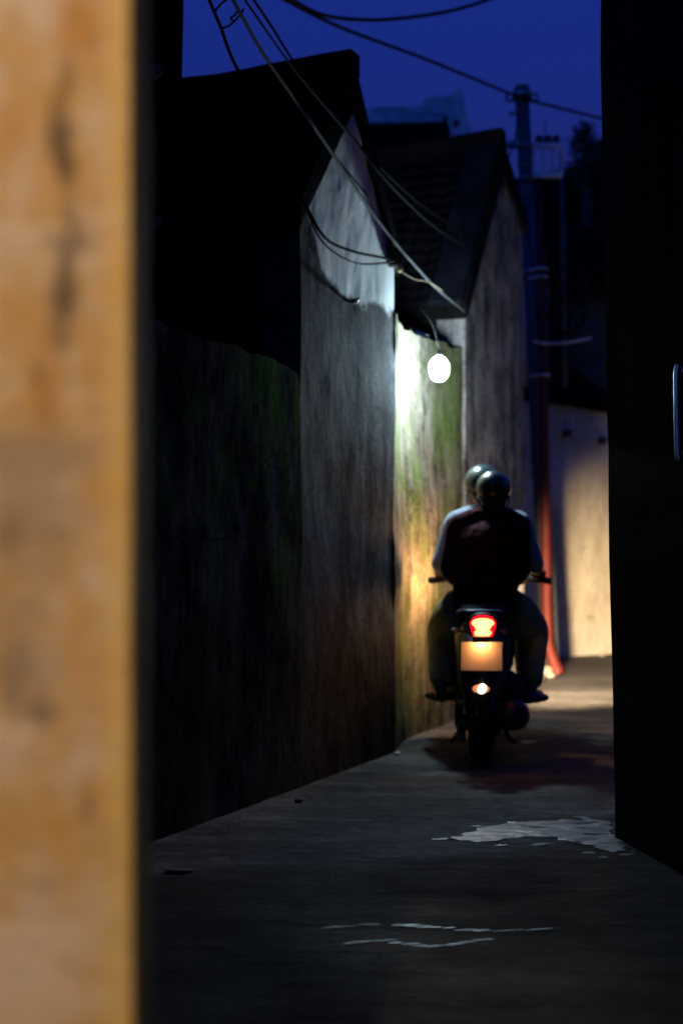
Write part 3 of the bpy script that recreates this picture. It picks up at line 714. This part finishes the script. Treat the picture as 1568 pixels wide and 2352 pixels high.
cable([(918, 622, 7.78), (950, 640, 7.9), (985, 648, 8.1), (1015, 668, 8.4)], .004, M['browncable'], 'short tan wire joining the clamp to the thick pale cable')
cable([(1188, 262, 13.2), (1184, 310, 12.9), (1172, 350, 12.3), (1158, 378, 11.6), (1150, 392, 11.2)], .008, M['cable'], 'wire curving from the pole down to the farther gable')
cable([(1160, 424, 12.6), (1200, 421, 13.0), (1240, 410, 13.1), (1300, 397, 13.6), (1330, 390, 14)], .007, M['cable'], 'upper of the two wires crossing behind the insulator rack')
cable([(1168, 470, 12.4), (1200, 455, 13.0), (1240, 440, 13.15), (1300, 427, 13.6), (1345, 412, 14)], .008, M['cable'], 'lower of the two wires crossing behind the insulator rack')
cable([(1205, 470, 12.95), (1212, 540, 12.9), (1226, 640, 12.9), (1232, 760, 12.9)], .007, M['cable'], 'dark wire running down the pole beside the orange pipe')
cable([(1222, 783, 12.55), (1236, 786, 12.6), (1262, 789, 12.75), (1300, 787, 13.0), (1330, 782, 13.2), (1356, 776, 13.4)], .0085, M['white'], 'short white wire strung level across the orange pipe')
cable([(1262, 622, 13.2), (1300, 624, 13.5), (1345, 618, 13.8), (1390, 610, 14.2)], .007, M['palecable'], 'dim grey wire strung beneath the pale rails')
cable([(1310, 640, 13.9), (1300, 680, 13.8), (1276, 715, 13.7), (1280, 750, 13.6), (1310, 758, 13.7), (1338, 735, 14.0), (1345, 705, 14.1)], .006, M['cable'], 'loose black wire looping down from the meter box')
for pts, lab in (([(508, 65, 5.95), (528, 58, 5.9), (548, 38, 5.85), (560, 20, 5.83)], 'lowest short tie wire between the two cables at the upper left'),
                 ([(492, 28, 5.85), (505, 12, 5.8), (525, -5, 5.75)], 'topmost short tie wire between the two cables at the upper left'),
                 ([(548, 20, 5.8), (540, 34, 5.82), (530, 42, 5.84), (540, 50, 5.86)], 'curled wire end hanging from the thick cable at the top')):
    cable(pts, .0045, M['cable'], lab)
# clamp on the gable corner
c0 = P(908, 585, 7.76); root = tag(empty('cable_clamp', c0), 'pale cable clamp fixed at the corner of the near gable', 'cable clamp')
bm = bmesh.new(); box(bm, (-.015, .03, .0), (.05, .07, .12)); tube(bm, spline([(-.02, 0, .05), (.0, -.02, .02), (.02, -.01, -.03), (.015, 0, -.08)], 4), .014, 8)
bev(obj('clamp_body', bm, M['palecable'], root), .006)
brass = plain('brass_knob', (.35, .33, .08), .5)
for c_, r_ in (((.02, -.01, -.075), (.02, .02, .024)), ((.0, -.02, .055), (.016, .016, .02))):
    bm = bmesh.new(); ell(bm, c_, r_); obj('knob', bm, brass, root, True)
p0 = P(806, 693, 7.22); root = tag(empty('wall_hook', p0), 'black iron hook on the gable with pale plaster run under it', 'hook')
bm = bmesh.new(); tube(bm, spline([(-.03, .05, .02), (-.01, 0, .005), (.02, -.02, 0), (.035, 0, .012)], 5), .010, 8); box(bm, (.018, .0, .003), (.035, .03, .022)); obj('hook_iron', bm, M['black'], root, True)

# ------------------------------------------------------------------ lamp
lp = P(1008, 846, 8.25)
root = tag(empty('street_lamp', lp), 'glaring white bulb hanging on its flex beside the green wall', 'street lamp')
lampm, nt, bs = new_mat('lit_bulb'); bs.inputs['Base Color'].default_value = (1, 1, 1, 1)
bs.inputs['Emission Color'].default_value = (.64, .87, 1.0, 1); bs.inputs['Emission Strength'].default_value = 690
bm = bmesh.new(); loft(bm, [((0, 0, z), r, r) for z, r in ((-.074, .006), (-.07, .022), (-.06, .037), (-.04, .050), (-.012, .057), (.016, .056), (.04, .046), (.058, .030), (.068, .016))], 20)
obj('bulb', bm, lampm, root, True)
bm = bmesh.new(); loft(bm, [((0, 0, z), r, r) for z, r in ((.067, .016), (.075, .018), (.10, .016), (.105, .005))], 16); obj('socket', bm, M['black'], root, True)

# shaded warm street light on a post behind the viewer, above the ochre wall
lw = Vector((-.65, -1.6, 4.2)); root = tag(empty('street_lamp', (-1.5, -1.75, 0)), 'warm shaded light on a tall post behind the viewer that lights the ochre wall', 'street lamp'); lw_ = lw - Vector(root.location)
tgt = Vector((-.40, 1.4, 1.1)); dv = (tgt - lw).normalized()
bm = bmesh.new(); tube(bm, [lw_ - dv * .12, lw_ - dv * .03, lw_, lw_ + dv * .10], [.03, .05, .07, .11], 24, cap=False); obj('lamp_shade', bm, M['black'], root, True)
bm = bmesh.new(); tube(bm, [(0, 0, 0), (0, 0, 2), (0, 0, 4.4)], [.06, .05, .04], 14); obj('post', bm, M['steel'], root, True)
bm = bmesh.new(); tube(bm, spline([(0, 0, 4.3), (.35, .02, 4.5), (.7, .05, 4.45), lw_ - dv * .1], 6), .02, 8); obj('arm', bm, M['steel'], root, True)
ld = bpy.data.lights.new('warm_spot', 'SPOT'); ld.energy = 600; ld.color = (1, .755, .475); ld.spot_size = R(26); ld.spot_blend = .4; ld.shadow_soft_size = .04
lo = bpy.data.objects.new('bulb_light', ld); col.objects.link(lo); lo.parent = root; lo.location = lw_; lo.rotation_euler = dv.to_track_quat('-Z', 'Y').to_euler()

# unseen block added behind the viewer to keep sky light down
root = tag(empty('rear_sky_block', (0, -4, 0)), 'unseen dark block added behind the viewer to shut out sky light', 'house')
bm = bmesh.new(); box(bm, (-1.5, -2, 3.5), (9, 3.6, 7)); obj('wall', bm, M['darkwall'], root)  # body of the added sky block, not a house wall
bm = bmesh.new(); tiled(bm, (-6.2, -2, 8.6), (3.2, -2, 8.6), (3.2, .1, 6.95), (-6.2, .1, 6.95), nt=40, rows=12); obj('roof_slope', bm, M['tile'], root)  # tiled top of the added sky block, not a house roof

# ------------------------------------------------------------------ motorcycle  (local: x right, y forward)
BO = Vector((G(1106, 1752).x, G(1106, 1752).y, 0)); HD = R(-9)
mb = tag(empty('motorcycle', BO, HD), 'small motorcycle ridden away down the lane with red tail light lit', 'motorcycle')
paint = plain('dark_motor_paint', (.02, .02, .024), .3, coat=.5)
def mp(name, bm, m, parent=None, smooth=True, bw=0):
    o = obj(name, bm, m, parent or mb, smooth)
    if bw: bev(o, bw)
    return o
def wheel(y, name):
    bm = bmesh.new(); ring(bm, (0, 0, 0), (1, 0, 0), .255, .043, 56, 12, sq=1.4)
    for k in range(48):
        a = 2 * math.pi * k / 48; c_ = Vector((0, math.cos(a) * .296, math.sin(a) * .296))
        box(bm, c_, (.07, .018, .008), Matrix.Rotation(a + math.pi / 2, 3, 'X'))
    wh = empty(name); wh.parent = mb; wh.location = (0, y, .3)
    obj('tyre', bm, M['rubber'], wh, True)
    bm = bmesh.new(); ring(bm, (0, 0, 0), (1, 0, 0), .212, .016, 48, 8, sq=1.6)
    cyl(bm, (-.05, 0, 0), (.05, 0, 0), .05, 20)
    for k in range(5):
        a = 2 * math.pi * k / 5; box(bm, (0, math.cos(a) * .13, math.sin(a) * .13), (.03, .035, .17), Matrix.Rotation(a - math.pi / 2, 3, 'X'))
    obj('rim', bm, M['steel'], wh, False)
wheel(.02, 'rear_wheel'); wheel(1.24, 'front_wheel')
# bodywork
bm = bmesh.new(); loft_y(bm, [((0, -.16, .70), .05, .05), ((0, -.1, .69), .095, .08), ((0, .1, .62), .15, .16), ((0, .35, .56), .16, .17), ((0, .6, .52), .12, .13), ((0, .75, .46), .09, .09), ((0, .85, .5), .07, .08)], 20, .8)
remesh(mp('body_panel', bm, paint), .01)
bm = bmesh.new(); loft_y(bm, [((0, -.10, .795), .07, .02), ((0, -.04, .80), .11, .035), ((0, .15, .80), .135, .04), ((0, .34, .785), .14, .04), ((0, .45, .77), .13, .035), ((0, .68, .745), .09, .035), ((0, .74, .72), .06, .02)], 20, .8)
mp('seat', bm, M['rubber'])
bm = bmesh.new(); tube(bm, spline([(-.10, .1, .76), (-.115, -.1, .79), (-.07, -.2, .80), (.07, -.2, .80), (.115, -.1, .79), (.10, .1, .76)], 6), .011, 10); mp('grab_rail', bm, plain('purple_glint_rail', (.05, .04, .12), .4))  # purple blue glint put into the rail colour
# rear mudguard and plate hanger
bm = bmesh.new(); pts = []
for k in range(13):
    a = R(150 - k * 12 - 10); pts.append(Vector((0, .02 - math.cos(a) * -.345, .3 + math.sin(a) * .345)))
rows = []
for k in range(14):
    a = R(62 + k * 9.2); rows.append([bm.verts.new((xx, .02 + math.cos(a) * (rr), .3 + math.sin(a) * rr)) for xx, rr in ((-.075, .32), (-.06, .352), (0, .362), (.06, .352), (.075, .32))])
for a_, b_ in zip(rows, rows[1:]):
    for k in range(4): bm.faces.new((a_[k], a_[k + 1], b_[k + 1], b_[k]))
bmesh.ops.solidify(bm, geom=bm.faces[:], thickness=.004); mp('rear_mudguard', bm, M['black'])
bm = bmesh.new(); loft_y(bm, [((0, -.34, .33), .035, .1), ((0, -.31, .42), .07, .14), ((0, -.2, .50), .10, .18), ((0, -.05, .55), .13, .2)], 14, .7); mp('tail_fairing', bm, M['black'])
# tail light
TL = Vector((.022, -.255, .728))
tl = empty('tail_light'); tl.parent = mb; tl.location = TL
bm = bmesh.new(); loft_y(bm, [((0, .10, 0), .06, .045), ((0, .02, 0), .082, .07), ((0, 0, 0), .08, .066)], 20, .8); obj('housing', bm, M['black'], tl, True)
redm = emit('red_lens', (1.0, .004, .03), 1.3); corem = emit('lit_filament_lens', (1.0, .42, .06), 9)
bm = bmesh.new(); prism(bm, [Vector(q) for q in ((-.068, -.004, .018), (-.05, -.006, .045), (-.02, -.007, .056), (.02, -.007, .056), (.05, -.006, .045), (.068, -.004, .018), (.058, -.004, -.02), (.048, -.004, -.05), (-.048, -.004, -.05), (-.058, -.004, -.02))], (0, .02, 0))
bmesh.ops.recalc_face_normals(bm, faces=bm.faces); bev(obj('red_lens', bm, redm, tl), .004)
bm = bmesh.new(); ell(bm, (0, -.004, .018), (.055, .012, .022)); ell(bm, (0, -.004, -.002), (.04, .012, .016)); ell(bm, (0, -.004, -.032), (.042, .012, .016))
obj('bulb_lens', bm, corem, tl, True)
ld = bpy.data.lights.new('tail_glow', 'POINT'); ld.energy = 1.0; ld.color = (1, .02, .03); ld.shadow_soft_size = .03
lo = bpy.data.objects.new('tail_bulb', ld); col.objects.link(lo); lo.parent = tl; lo.location = (0, -.06, 0)
# plate and its lamp
plm = plain('plate_white', (.70, .62, .50), .6, vary=.06)
bm = bmesh.new(); box(bm, (0, 0, 0), (.205, .004, .142)); pl = mp('number_plate', bm, plm, smooth=False, bw=.001); pl.location = (.022, -.375, .585); pl.rotation_euler = (R(-8), 0, 0)
bm = bmesh.new(); box(bm, (0, .008, 0), (.215, .006, .152)); box(bm, (0, .03, .03), (.06, .05, .06)); obj('plate_frame', bm, M['black'], pl)
bm = bmesh.new(); ell(bm, (.022, -.398, .669), (.026, .008, .006)); mp('plate_lamp', bm, emit('plate_lamp_lens', (1, .40, .12), 210))
bm = bmesh.new(); box(bm, (.022, -.36, .683), (.08, .11, .008)); box(bm, (.022, -.4145, .671), (.08, .004, .030)); mp('plate_lamp_hood', bm, M['black'], smooth=False, bw=.001)
bm = bmesh.new(); ell(bm, (0, 0, 0), (.042, .012, .022)); o = mp('reflector', bm, emit('reflector_glow', (1, .36, .16), .7)); o.location = (.020, -.40, .425)  # reflector glow and its bright centre painted as emission
bm = bmesh.new(); ell(bm, (.006, -.010, .002), (.019, .012, .025), Matrix.Rotation(R(25), 3, 'Y')); obj('glare_spot', bm, emit('reflector_glare', (1, .80, .55), 8), o, True)
bm = bmesh.new(); tube(bm, [(.02, -.34, .5), (.02, -.372, .44)], .018, 8); mp('reflector_stem', bm, M['rubber'])
for sx in (-1, 1):
    bm = bmesh.new(); cyl(bm, (sx * .07, -.2, .70), (sx * .12, -.2, .70), .008, 8); ell(bm, (sx * .13, -.2, .70), (.02, .02, .016)); mp('turn_signal', bm, plain('unlit_smoked_lens', (.02, .012, .008), .5))
# running gear
bm = bmesh.new(); tube(bm, spline([(.12, .62, .24), (.16, .45, .22), (.175, .3, .25)], 5), .02, 10); tube(bm, spline([(.165, .32, .23), (.17, .05, .25), (.17, -.22, .28)], 5), [.04, .055, .068, .078, .082, .082, .082, .082, .082, .075, .055][:11], 16); mp('muffler', bm, plain('sooty_muffler', (.05, .05, .05), .4, metal=.6))
bm = bmesh.new(); box(bm, (.085, .2, .3), (.02, .5, .045)); box(bm, (-.085, .2, .3), (.03, .5, .06)); cyl(bm, (-.11, .02, .3), (.11, .02, .3), .014, 12); mp('swingarm', bm, M['steel'], smooth=False, bw=.006)
for sx in (-1, 1):
    bm = bmesh.new(); cyl(bm, (sx * .105, .0, .34), (sx * .105, .12, .62), .026, 14); mp('shock_absorber', bm, M['black'])
bm = bmesh.new(); loft_y(bm, [((.03, .10, .36), .10, .07), ((.03, .16, .34), .19, .16), ((.02, .3, .30), .185, .17), ((.0, .45, .29), .18, .165), ((0, .7, .30), .15, .14)], 18, .8); ell(bm, (0, .62, .30), (.13, .17, .11)); cyl(bm, (-.14, .62, .29), (.14, .62, .29), .08, 20); ell(bm, (0, .80, .32), (.07, .1, .06)); box(bm, (-.1, .38, .28), (.05, .3, .1)); remesh(mp('engine', bm, plain('engine_metal', (.06, .06, .06), .5, metal=.4)), .012)
bm = bmesh.new(); loft_y(bm, [((-.09, -.12, .27), .03, .05), ((-.10, .0, .25), .045, .09), ((-.10, .3, .24), .05, .10), ((-.09, .55, .26), .04, .08)], 14, .7); mp('chain_case', bm, M['black'])
for sx in (-1, 1):
    bm = bmesh.new(); tube(bm, spline([(sx * .07, .42, .2), (sx * .11, .25, .15), (sx * .14, .12, .11), (sx * .17, .09, .10)], 4), .013, 8); mp('centre_stand_leg', bm, M['rubber'])
bm = bmesh.new(); tube(bm, spline([(-.10, .5, .2), (-.15, .35, .12), (-.17, .18, .09)], 5), .011, 8); tube(bm, spline([(-.10, .1, .14), (-.10, -.02, .12), (-.13, -.04, .16)], 4), .012, 8); mp('side_stand', bm, M['steel'])
for y_, w_, z_ in ((.36, .24, .30), (.74, .22, .27)):
    for sx in (-1, 1):
        bm = bmesh.new(); cyl(bm, (sx * .10, y_, z_), (sx * w_, y_, z_), .016, 10); mp('footpeg', bm, M['rubber'])
# front end
bm = bmesh.new()
for sx in (-1, 1): cyl(bm, (sx * .075, 1.24, .3), (sx * .075, 1.02, .78), .02, 12)
mp('fork', bm, M['steel'])
bm = bmesh.new(); loft_y(bm, [((0, .84, .56), .06, .06), ((0, .92, .62), .16, .2), ((0, .99, .64), .17, .22), ((0, 1.05, .66), .09, .18)], 20, .85); remesh(mp('leg_shield', bm, paint), .012)
bm = bmesh.new(); rows = []
for k in range(12):
    a = R(40 + k * 11); rows.append([bm.verts.new((xx, 1.24 + math.cos(a) * rr, .3 + math.sin(a) * rr)) for xx, rr in ((-.065, .315), (-.045, .335), (0, .342), (.045, .335), (.065, .315))])
for a_, b_ in zip(rows, rows[1:]):
    for k in range(4): bm.faces.new((a_[k], a_[k + 1], b_[k + 1], b_[k]))
bmesh.ops.solidify(bm, geom=bm.faces[:], thickness=.004); mp('front_mudguard', bm, paint)
HB = .95
hb = mp('handlebar', (lambda b: (tube(b, spline([(-.345, .80, HB - .01), (-.2, .88, HB), (-.08, .93, HB - .02), (.08, .93, HB - .02), (.2, .88, HB), (.345, .80, HB - .01)], 5), .012, 10), ell(b, (0, .97, HB - .02), (.12, .09, .075)), b)[2])(bmesh.new()), M['black'])
for sx in (-1, 1):
    bm = bmesh.new(); a_, b_ = Vector((sx * .225, .865, HB - .002)), Vector((sx * .352, .795, HB - .012)); cyl(bm, a_, b_, .0185, 14); obj('grip', bm, M['rubber'], hb, True)
    bm = bmesh.new(); tube(bm, spline([Vector((sx * .2, .90, HB)), Vector((sx * .25, .915, HB - .01)), Vector((sx * .34, .87, HB - .03))], 4), .006, 8); obj('brake_lever', bm, M['steel'], hb, True)
# headlight
hl = empty('headlight'); hl.parent = mb; hl.location = (0, 1.07, .93)
bm = bmesh.new(); loft_y(bm, [((0, -.06, 0), .05, .05), ((0, 0, 0), .085, .075), ((0, .03, 0), .088, .078)], 20); obj('housing', bm, paint, hl, True)
bm = bmesh.new(); ell(bm, (0, .034, 0), (.075, .02, .065)); obj('lens', bm, emit('headlight_lens', (1, .76, .46), 20), hl, True)
ld = bpy.data.lights.new('headlight_beam', 'SPOT'); ld.energy = 5400; ld.color = (1, .76, .48); ld.spot_size = R(48); ld.spot_blend = 1.0; ld.shadow_soft_size = .13
lo = bpy.data.objects.new('beam', ld); col.objects.link(lo); lo.parent = hl; lo.location = (0, .20, 0)
aim = (Vector((3.2, 15.0, -.55)) - (BO + Matrix.Rotation(HD, 3, 'Z') @ Vector((0, 1.13, .93)))).normalized(); aim = Matrix.Rotation(-HD, 3, 'Z') @ aim
lo.rotation_euler = aim.to_track_quat('-Z', 'Y').to_euler()
for sx in (-1, 1):
    bm = bmesh.new(); ell(bm, (sx * .20, 1.02, .95), (.035, .03, .04)); cyl(bm, (sx * .08, 1.0, .93), (sx * .19, 1.02, .95), .01, 8)
    mp('added_front_lamp', bm, emit('added_front_lens%d' % sx, (1, .52, .22), 640 if sx < 0 else .02))  # left lamp added to throw the warm streak onto the green wall

# ------------------------------------------------------------------ riders
def limb(bm, pts, rads, n=5, seg=14):
    sp = spline(pts, n); m_ = len(sp); rr = []
    for i in range(m_):
        t = i / (m_ - 1) * (len(rads) - 1); k = min(int(t), len(rads) - 2); rr.append(rads[k] * (1 - (t - k)) + rads[k + 1] * (t - k))
    tube(bm, sp, rr, seg)
def hand(bm, wrist, knuck, palm_n, curl_dirs, sx, thumb):
    """palm from wrist to knuckles; four fingers through curl points; thumb from the side"""
    w_, k_ = Vector(wrist), Vector(knuck); ax_ = (k_ - w_).normalized(); side = ax_.cross(Vector(palm_n)).normalized()
    for j in range(4):
        o_ = side * (j - 1.5) * .019
        limb(bm, [w_ + o_ * .6, k_ + o_], [.015, .0125], 3, 10)
        l = (.92, 1.05, 1.0, .82)[j]; p = k_ + o_; pts = [p]
        for dvec, ln in curl_dirs: p = p + Vector(dvec).normalized() * ln * l; pts.append(p)
        limb(bm, pts, [.0095, .0092, .0085, .007], 3, 10)
    tb = w_.lerp(k_, .25) + side * thumb * .026
    limb(bm, [tb, tb + ax_ * .028 + side * thumb * .014, tb + ax_ * .055 + side * thumb * .010 + Vector(palm_n) * .012, tb + ax_ * .072 + Vector(palm_n) * .024], [.012, .0115, .010, .008], 3, 10)

def person(label, hip, neck, head, sh_w, arms, legs, shirt_m, trouser_m, shoe_m, helmet_m, hipw=.13, sleeves=1.0, chest=(.165, .105), belly=(.14, .105), hel=(.1, .122, .098)):
    root = tag(empty('person', BO, HD), label, 'person')
    hip, neck, head = Vector(hip), Vector(neck), Vector(head)
    def T(t): return hip.lerp(neck, t)
    bow = Vector((0, -.035, 0))
    # body : one continuous skin
    bm = bmesh.new()
    loft(bm, [(hip + Vector((0, 0, -.06)), hipw * .8, .09), (T(.12), hipw + .01, .10), (T(.4) + bow, belly[0] - .02, belly[1] - .02), (T(.75) + bow, chest[0] - .02, chest[1] - .015), (T(.93), .11, .07), (T(1.0), .05, .05)], 20)
    limb(bm, [neck + Vector((0, -.01, -.04)), neck.lerp(head, .5), head + Vector((0, 0, -.02))], [.058, .052, .055])
    ell(bm, head, (.073, .092, .108)); ell(bm, head + Vector((0, .045, -.06)), (.048, .045, .045))
    ell(bm, head + Vector((0, .098, -.012)), (.012, .016, .02))                  # nose
    ell(bm, head + Vector((0, .086, -.055)), (.024, .008, .007))                 # lips
    for sx in (-1, 1): ell(bm, head + Vector((sx * .075, 0, -.01)), (.010, .018, .03))
    for S, E, W, hnd in arms:
        limb(bm, [S, Vector(S).lerp(Vector(E), .5), E, Vector(E).lerp(Vector(W), .5), W], [.048, .043, .037, .035, .024]); hand(bm, *hnd)
    for Hh, K, A in legs:
        limb(bm, [Hh, Vector(Hh).lerp(Vector(K), .5), K, Vector(K).lerp(Vector(A), .4), A], [.078, .07, .052, .05, .034])
        ell(bm, Vector(A) + Vector((0, .04, -.05)), (.035, .09, .03))
    remesh(obj('body', bm, M['skin'], root), .0055, 1)
    # shirt
    bm = bmesh.new()
    loft(bm, [(hip + Vector((0, -.01, -.07)), hipw + .03, .115), (T(.1) + bow * .6, hipw + .028, .12), (T(.25) + bow, belly[0] + .012, belly[1] + .012), (T(.5) + bow, (belly[0] + chest[0]) / 2 + .012, belly[1] + .005), (T(.74) + bow, chest[0] + .014, chest[1]), (T(.85) + bow * .7, chest[0] + .004, chest[1] - .006), (T(.91) + bow * .5, chest[0] - .03, chest[1] - .02), (T(.955) + bow * .3, chest[0] - .075, .078), (T(1.0), .07, .066), (T(1.05), .06, .06)], 24)
    for S, E, W, hnd in arms:
        S, E, W = Vector(S), Vector(E), Vector(W)
        q = E.lerp(W, sleeves - .0) if sleeves > 0 else S.lerp(E, 1 + sleeves)
        pts = [S + (T(.88) - S) * .35, S, S.lerp(E, .5), E, E.lerp(W, .45 * sleeves), q]; limb(bm, pts, [.07, .062, .056, .052, .046, .038])
    for S, E, W, hnd in arms:
        limb(bm, [T(1.03) + Vector((0, -.01, 0)), T(.97).lerp(Vector(S), .5) + Vector((0, -.01, .022)), S], [.052, .058, .066])
    remesh(obj('shirt', bm, shirt_m, root), .009, 9)
    # trousers
    bm = bmesh.new(); loft(bm, [(hip + Vector((0, .02, -.085)), hipw * .85, .12), (hip + Vector((0, 0, -.03)), hipw + .022, .125), (hip + Vector((0, 0, .03)), hipw + .018, .11)], 20)
    for Hh, K, A in legs:
        Hh, K, A = map(Vector, (Hh, K, A)); limb(bm, [Hh, Hh.lerp(K, .5), K, K.lerp(A, .35), K.lerp(A, .7), K.lerp(A, .93)], [.12, .118, .092, .084, .07, .058])
    remesh(obj('trousers', bm, trouser_m, root), .01, 6)
    for Hh, K, A in legs:
        A = Vector(A); sx = math.copysign(1, A.x); bm = bmesh.new(); rz = Matrix.Rotation(-sx * R(24), 3, 'Z')
        for c_, r_ in (((0, -.03, -.045), (.036, .05, .038)), ((0, .05, -.055), (.042, .075, .03)), ((0, .12, -.06), (.044, .06, .024)), ((0, -.01, 0), (.036, .04, .04))): ell(bm, A + rz @ Vector(c_), r_, rz)
        remesh(obj('shoe', bm, shoe_m, root), .007, 2)
    # hair below the helmet, eyes
    bm = bmesh.new(); vs = ell(bm, head + Vector((0, -.012, .004)), (.079, .093, .112)); kill = [v for v in bm.verts if v.co.y > head.y + .03 and v.co.z < head.z + .05 or v.co.z < head.z - .085]; bmesh.ops.delete(bm, geom=kill, context='VERTS'); obj('hair', bm, M['hair'], root, True)
    for sx in (-1, 1):
        bm = bmesh.new(); ell(bm, head + Vector((sx * .03, .082, .008)), (.011, .008, .007), u=12, v=8); obj('eye', bm, M['white'], root, True)
    # helmet: open shell with brim band and strap
    hc = head + Vector((0, -.002, .03)); bm = bmesh.new(); ell(bm, hc, hel, u=36, v=28)
    kill = [v for v in bm.verts if v.co.z < hc.z - .045 - .03 * (hc.y - v.co.y) / .12]; bmesh.ops.delete(bm, geom=kill, context='VERTS')
    he = obj('helmet', bm, helmet_m, root, True); so = he.modifiers.new('Solid', 'SOLIDIFY'); so.thickness = .012; so.offset = -1
    bm = bmesh.new(); zb = -.047; k_ = math.sqrt(1 - (zb / hel[2]) ** 2)
    tube(bm, [hc + Vector((math.cos(a) * hel[0] * k_, math.sin(a) * hel[1] * k_, zb + .028 * math.sin(a))) for a in [2 * math.pi * i / 40 for i in range(41)]], .007, 8); obj('rim_band', bm, M['rubber'], he, True)
    bm = bmesh.new(); ell(bm, hc + Vector((0, hel[1] * .93, -.02)), (.07, .04, .008)); obj('peak', bm, helmet_m, he, True)
    bm = bmesh.new(); tube(bm, spline([hc + Vector((-.083, .0, -.04)), head + Vector((-.07, .03, -.07)), head + Vector((0, .05, -.118)), head + Vector((.07, .03, -.07)), hc + Vector((.083, 0, -.04))], 6), .005, 6); obj('chin_strap', bm, M['black'], he, True)
    return root
def cloth(n, c):
    m = plain(n, c, .9, vary=.18, scale=6); nt_ = m.node_tree; bump(nt_, nt_.nodes['Principled BSDF'], nz(nt_, 7, 4, .6, stretch=(1, 1, .45)), .06); m.node_tree.nodes['Principled BSDF'].inputs['Specular IOR Level'].default_value = .1; return m
olive_helmet = plain('olive_helmet', (.02, .032, .026), .3, coat=.6)
teal_helmet = plain('teal_helmet', (.035, .055, .05), .3, coat=.6)
# driver
def grip_hand(sx):
    wr = (sx * .285, .765, .985); kn = (sx * .287, .845, .985)
    return (wr, kn, (0, 0, -1), [((0, 1, -.75), .032), ((0, -.15, -1), .024), ((0, -1, -.35), .02)], sx, sx)
person('driver in pale blue shirt at the handlebar, partly hidden behind the passenger', (0, .50, .82), (-.01, .58, 1.325), (-.03, .61, 1.475), .2,
       [((sx * .185, .565, 1.27), (sx * .265, .56, 1.045), (sx * .285, .765, .985), grip_hand(sx)) for sx in (-1, 1)],
       [((sx * .10, .55, .80), (sx * .215, .93, .70), (sx * .215, .70, .345)) for sx in (-1, 1)],
       cloth('pale_blue_cotton', (.33, .38, .45)), cloth('dark_trousers', (.03, .032, .035)), plain('dark_shoe', (.015, .014, .014), .5), teal_helmet, sleeves=.45, hel=(.1, .122, .1))
def waist_hand(sx):
    wr = (sx * .165, .42, .93); kn = (sx * .17, .50, .935)
    return (wr, kn, (-sx, 0, 0), [((-sx * .2, 1, 0), .03), ((-sx * .6, 1, -.1), .022), ((-sx * .9, .7, -.1), .018)], 1, 1)
person('passenger seen from behind in dark maroon jacket and dark green helmet', (.005, .17, .84), (.045, .275, 1.30), (.05, .30, 1.425), .18,
       [((.025 + sx * .165, .25, 1.245), (.01 + sx * .195, .22, 1.02), (sx * .165, .42, .93), waist_hand(sx)) for sx in (-1, 1)],
       [((sx * .115, .22, .80), (sx * .25, .57, .67), (sx * .25, .34, .36)) for sx in (-1, 1)],
       cloth('maroon_jacket', (.055, .005, .013)), cloth('olive_trousers', (.36, .34, .15)), plain('black_shoe', (.014, .013, .013), .45), olive_helmet, hipw=.145, sleeves=.8, chest=(.185, .115), belly=(.17, .12), hel=(.095, .12, .097))

# ------------------------------------------------------------------ render hints
sc.render.resolution_x = 682; sc.render.resolution_y = 1024
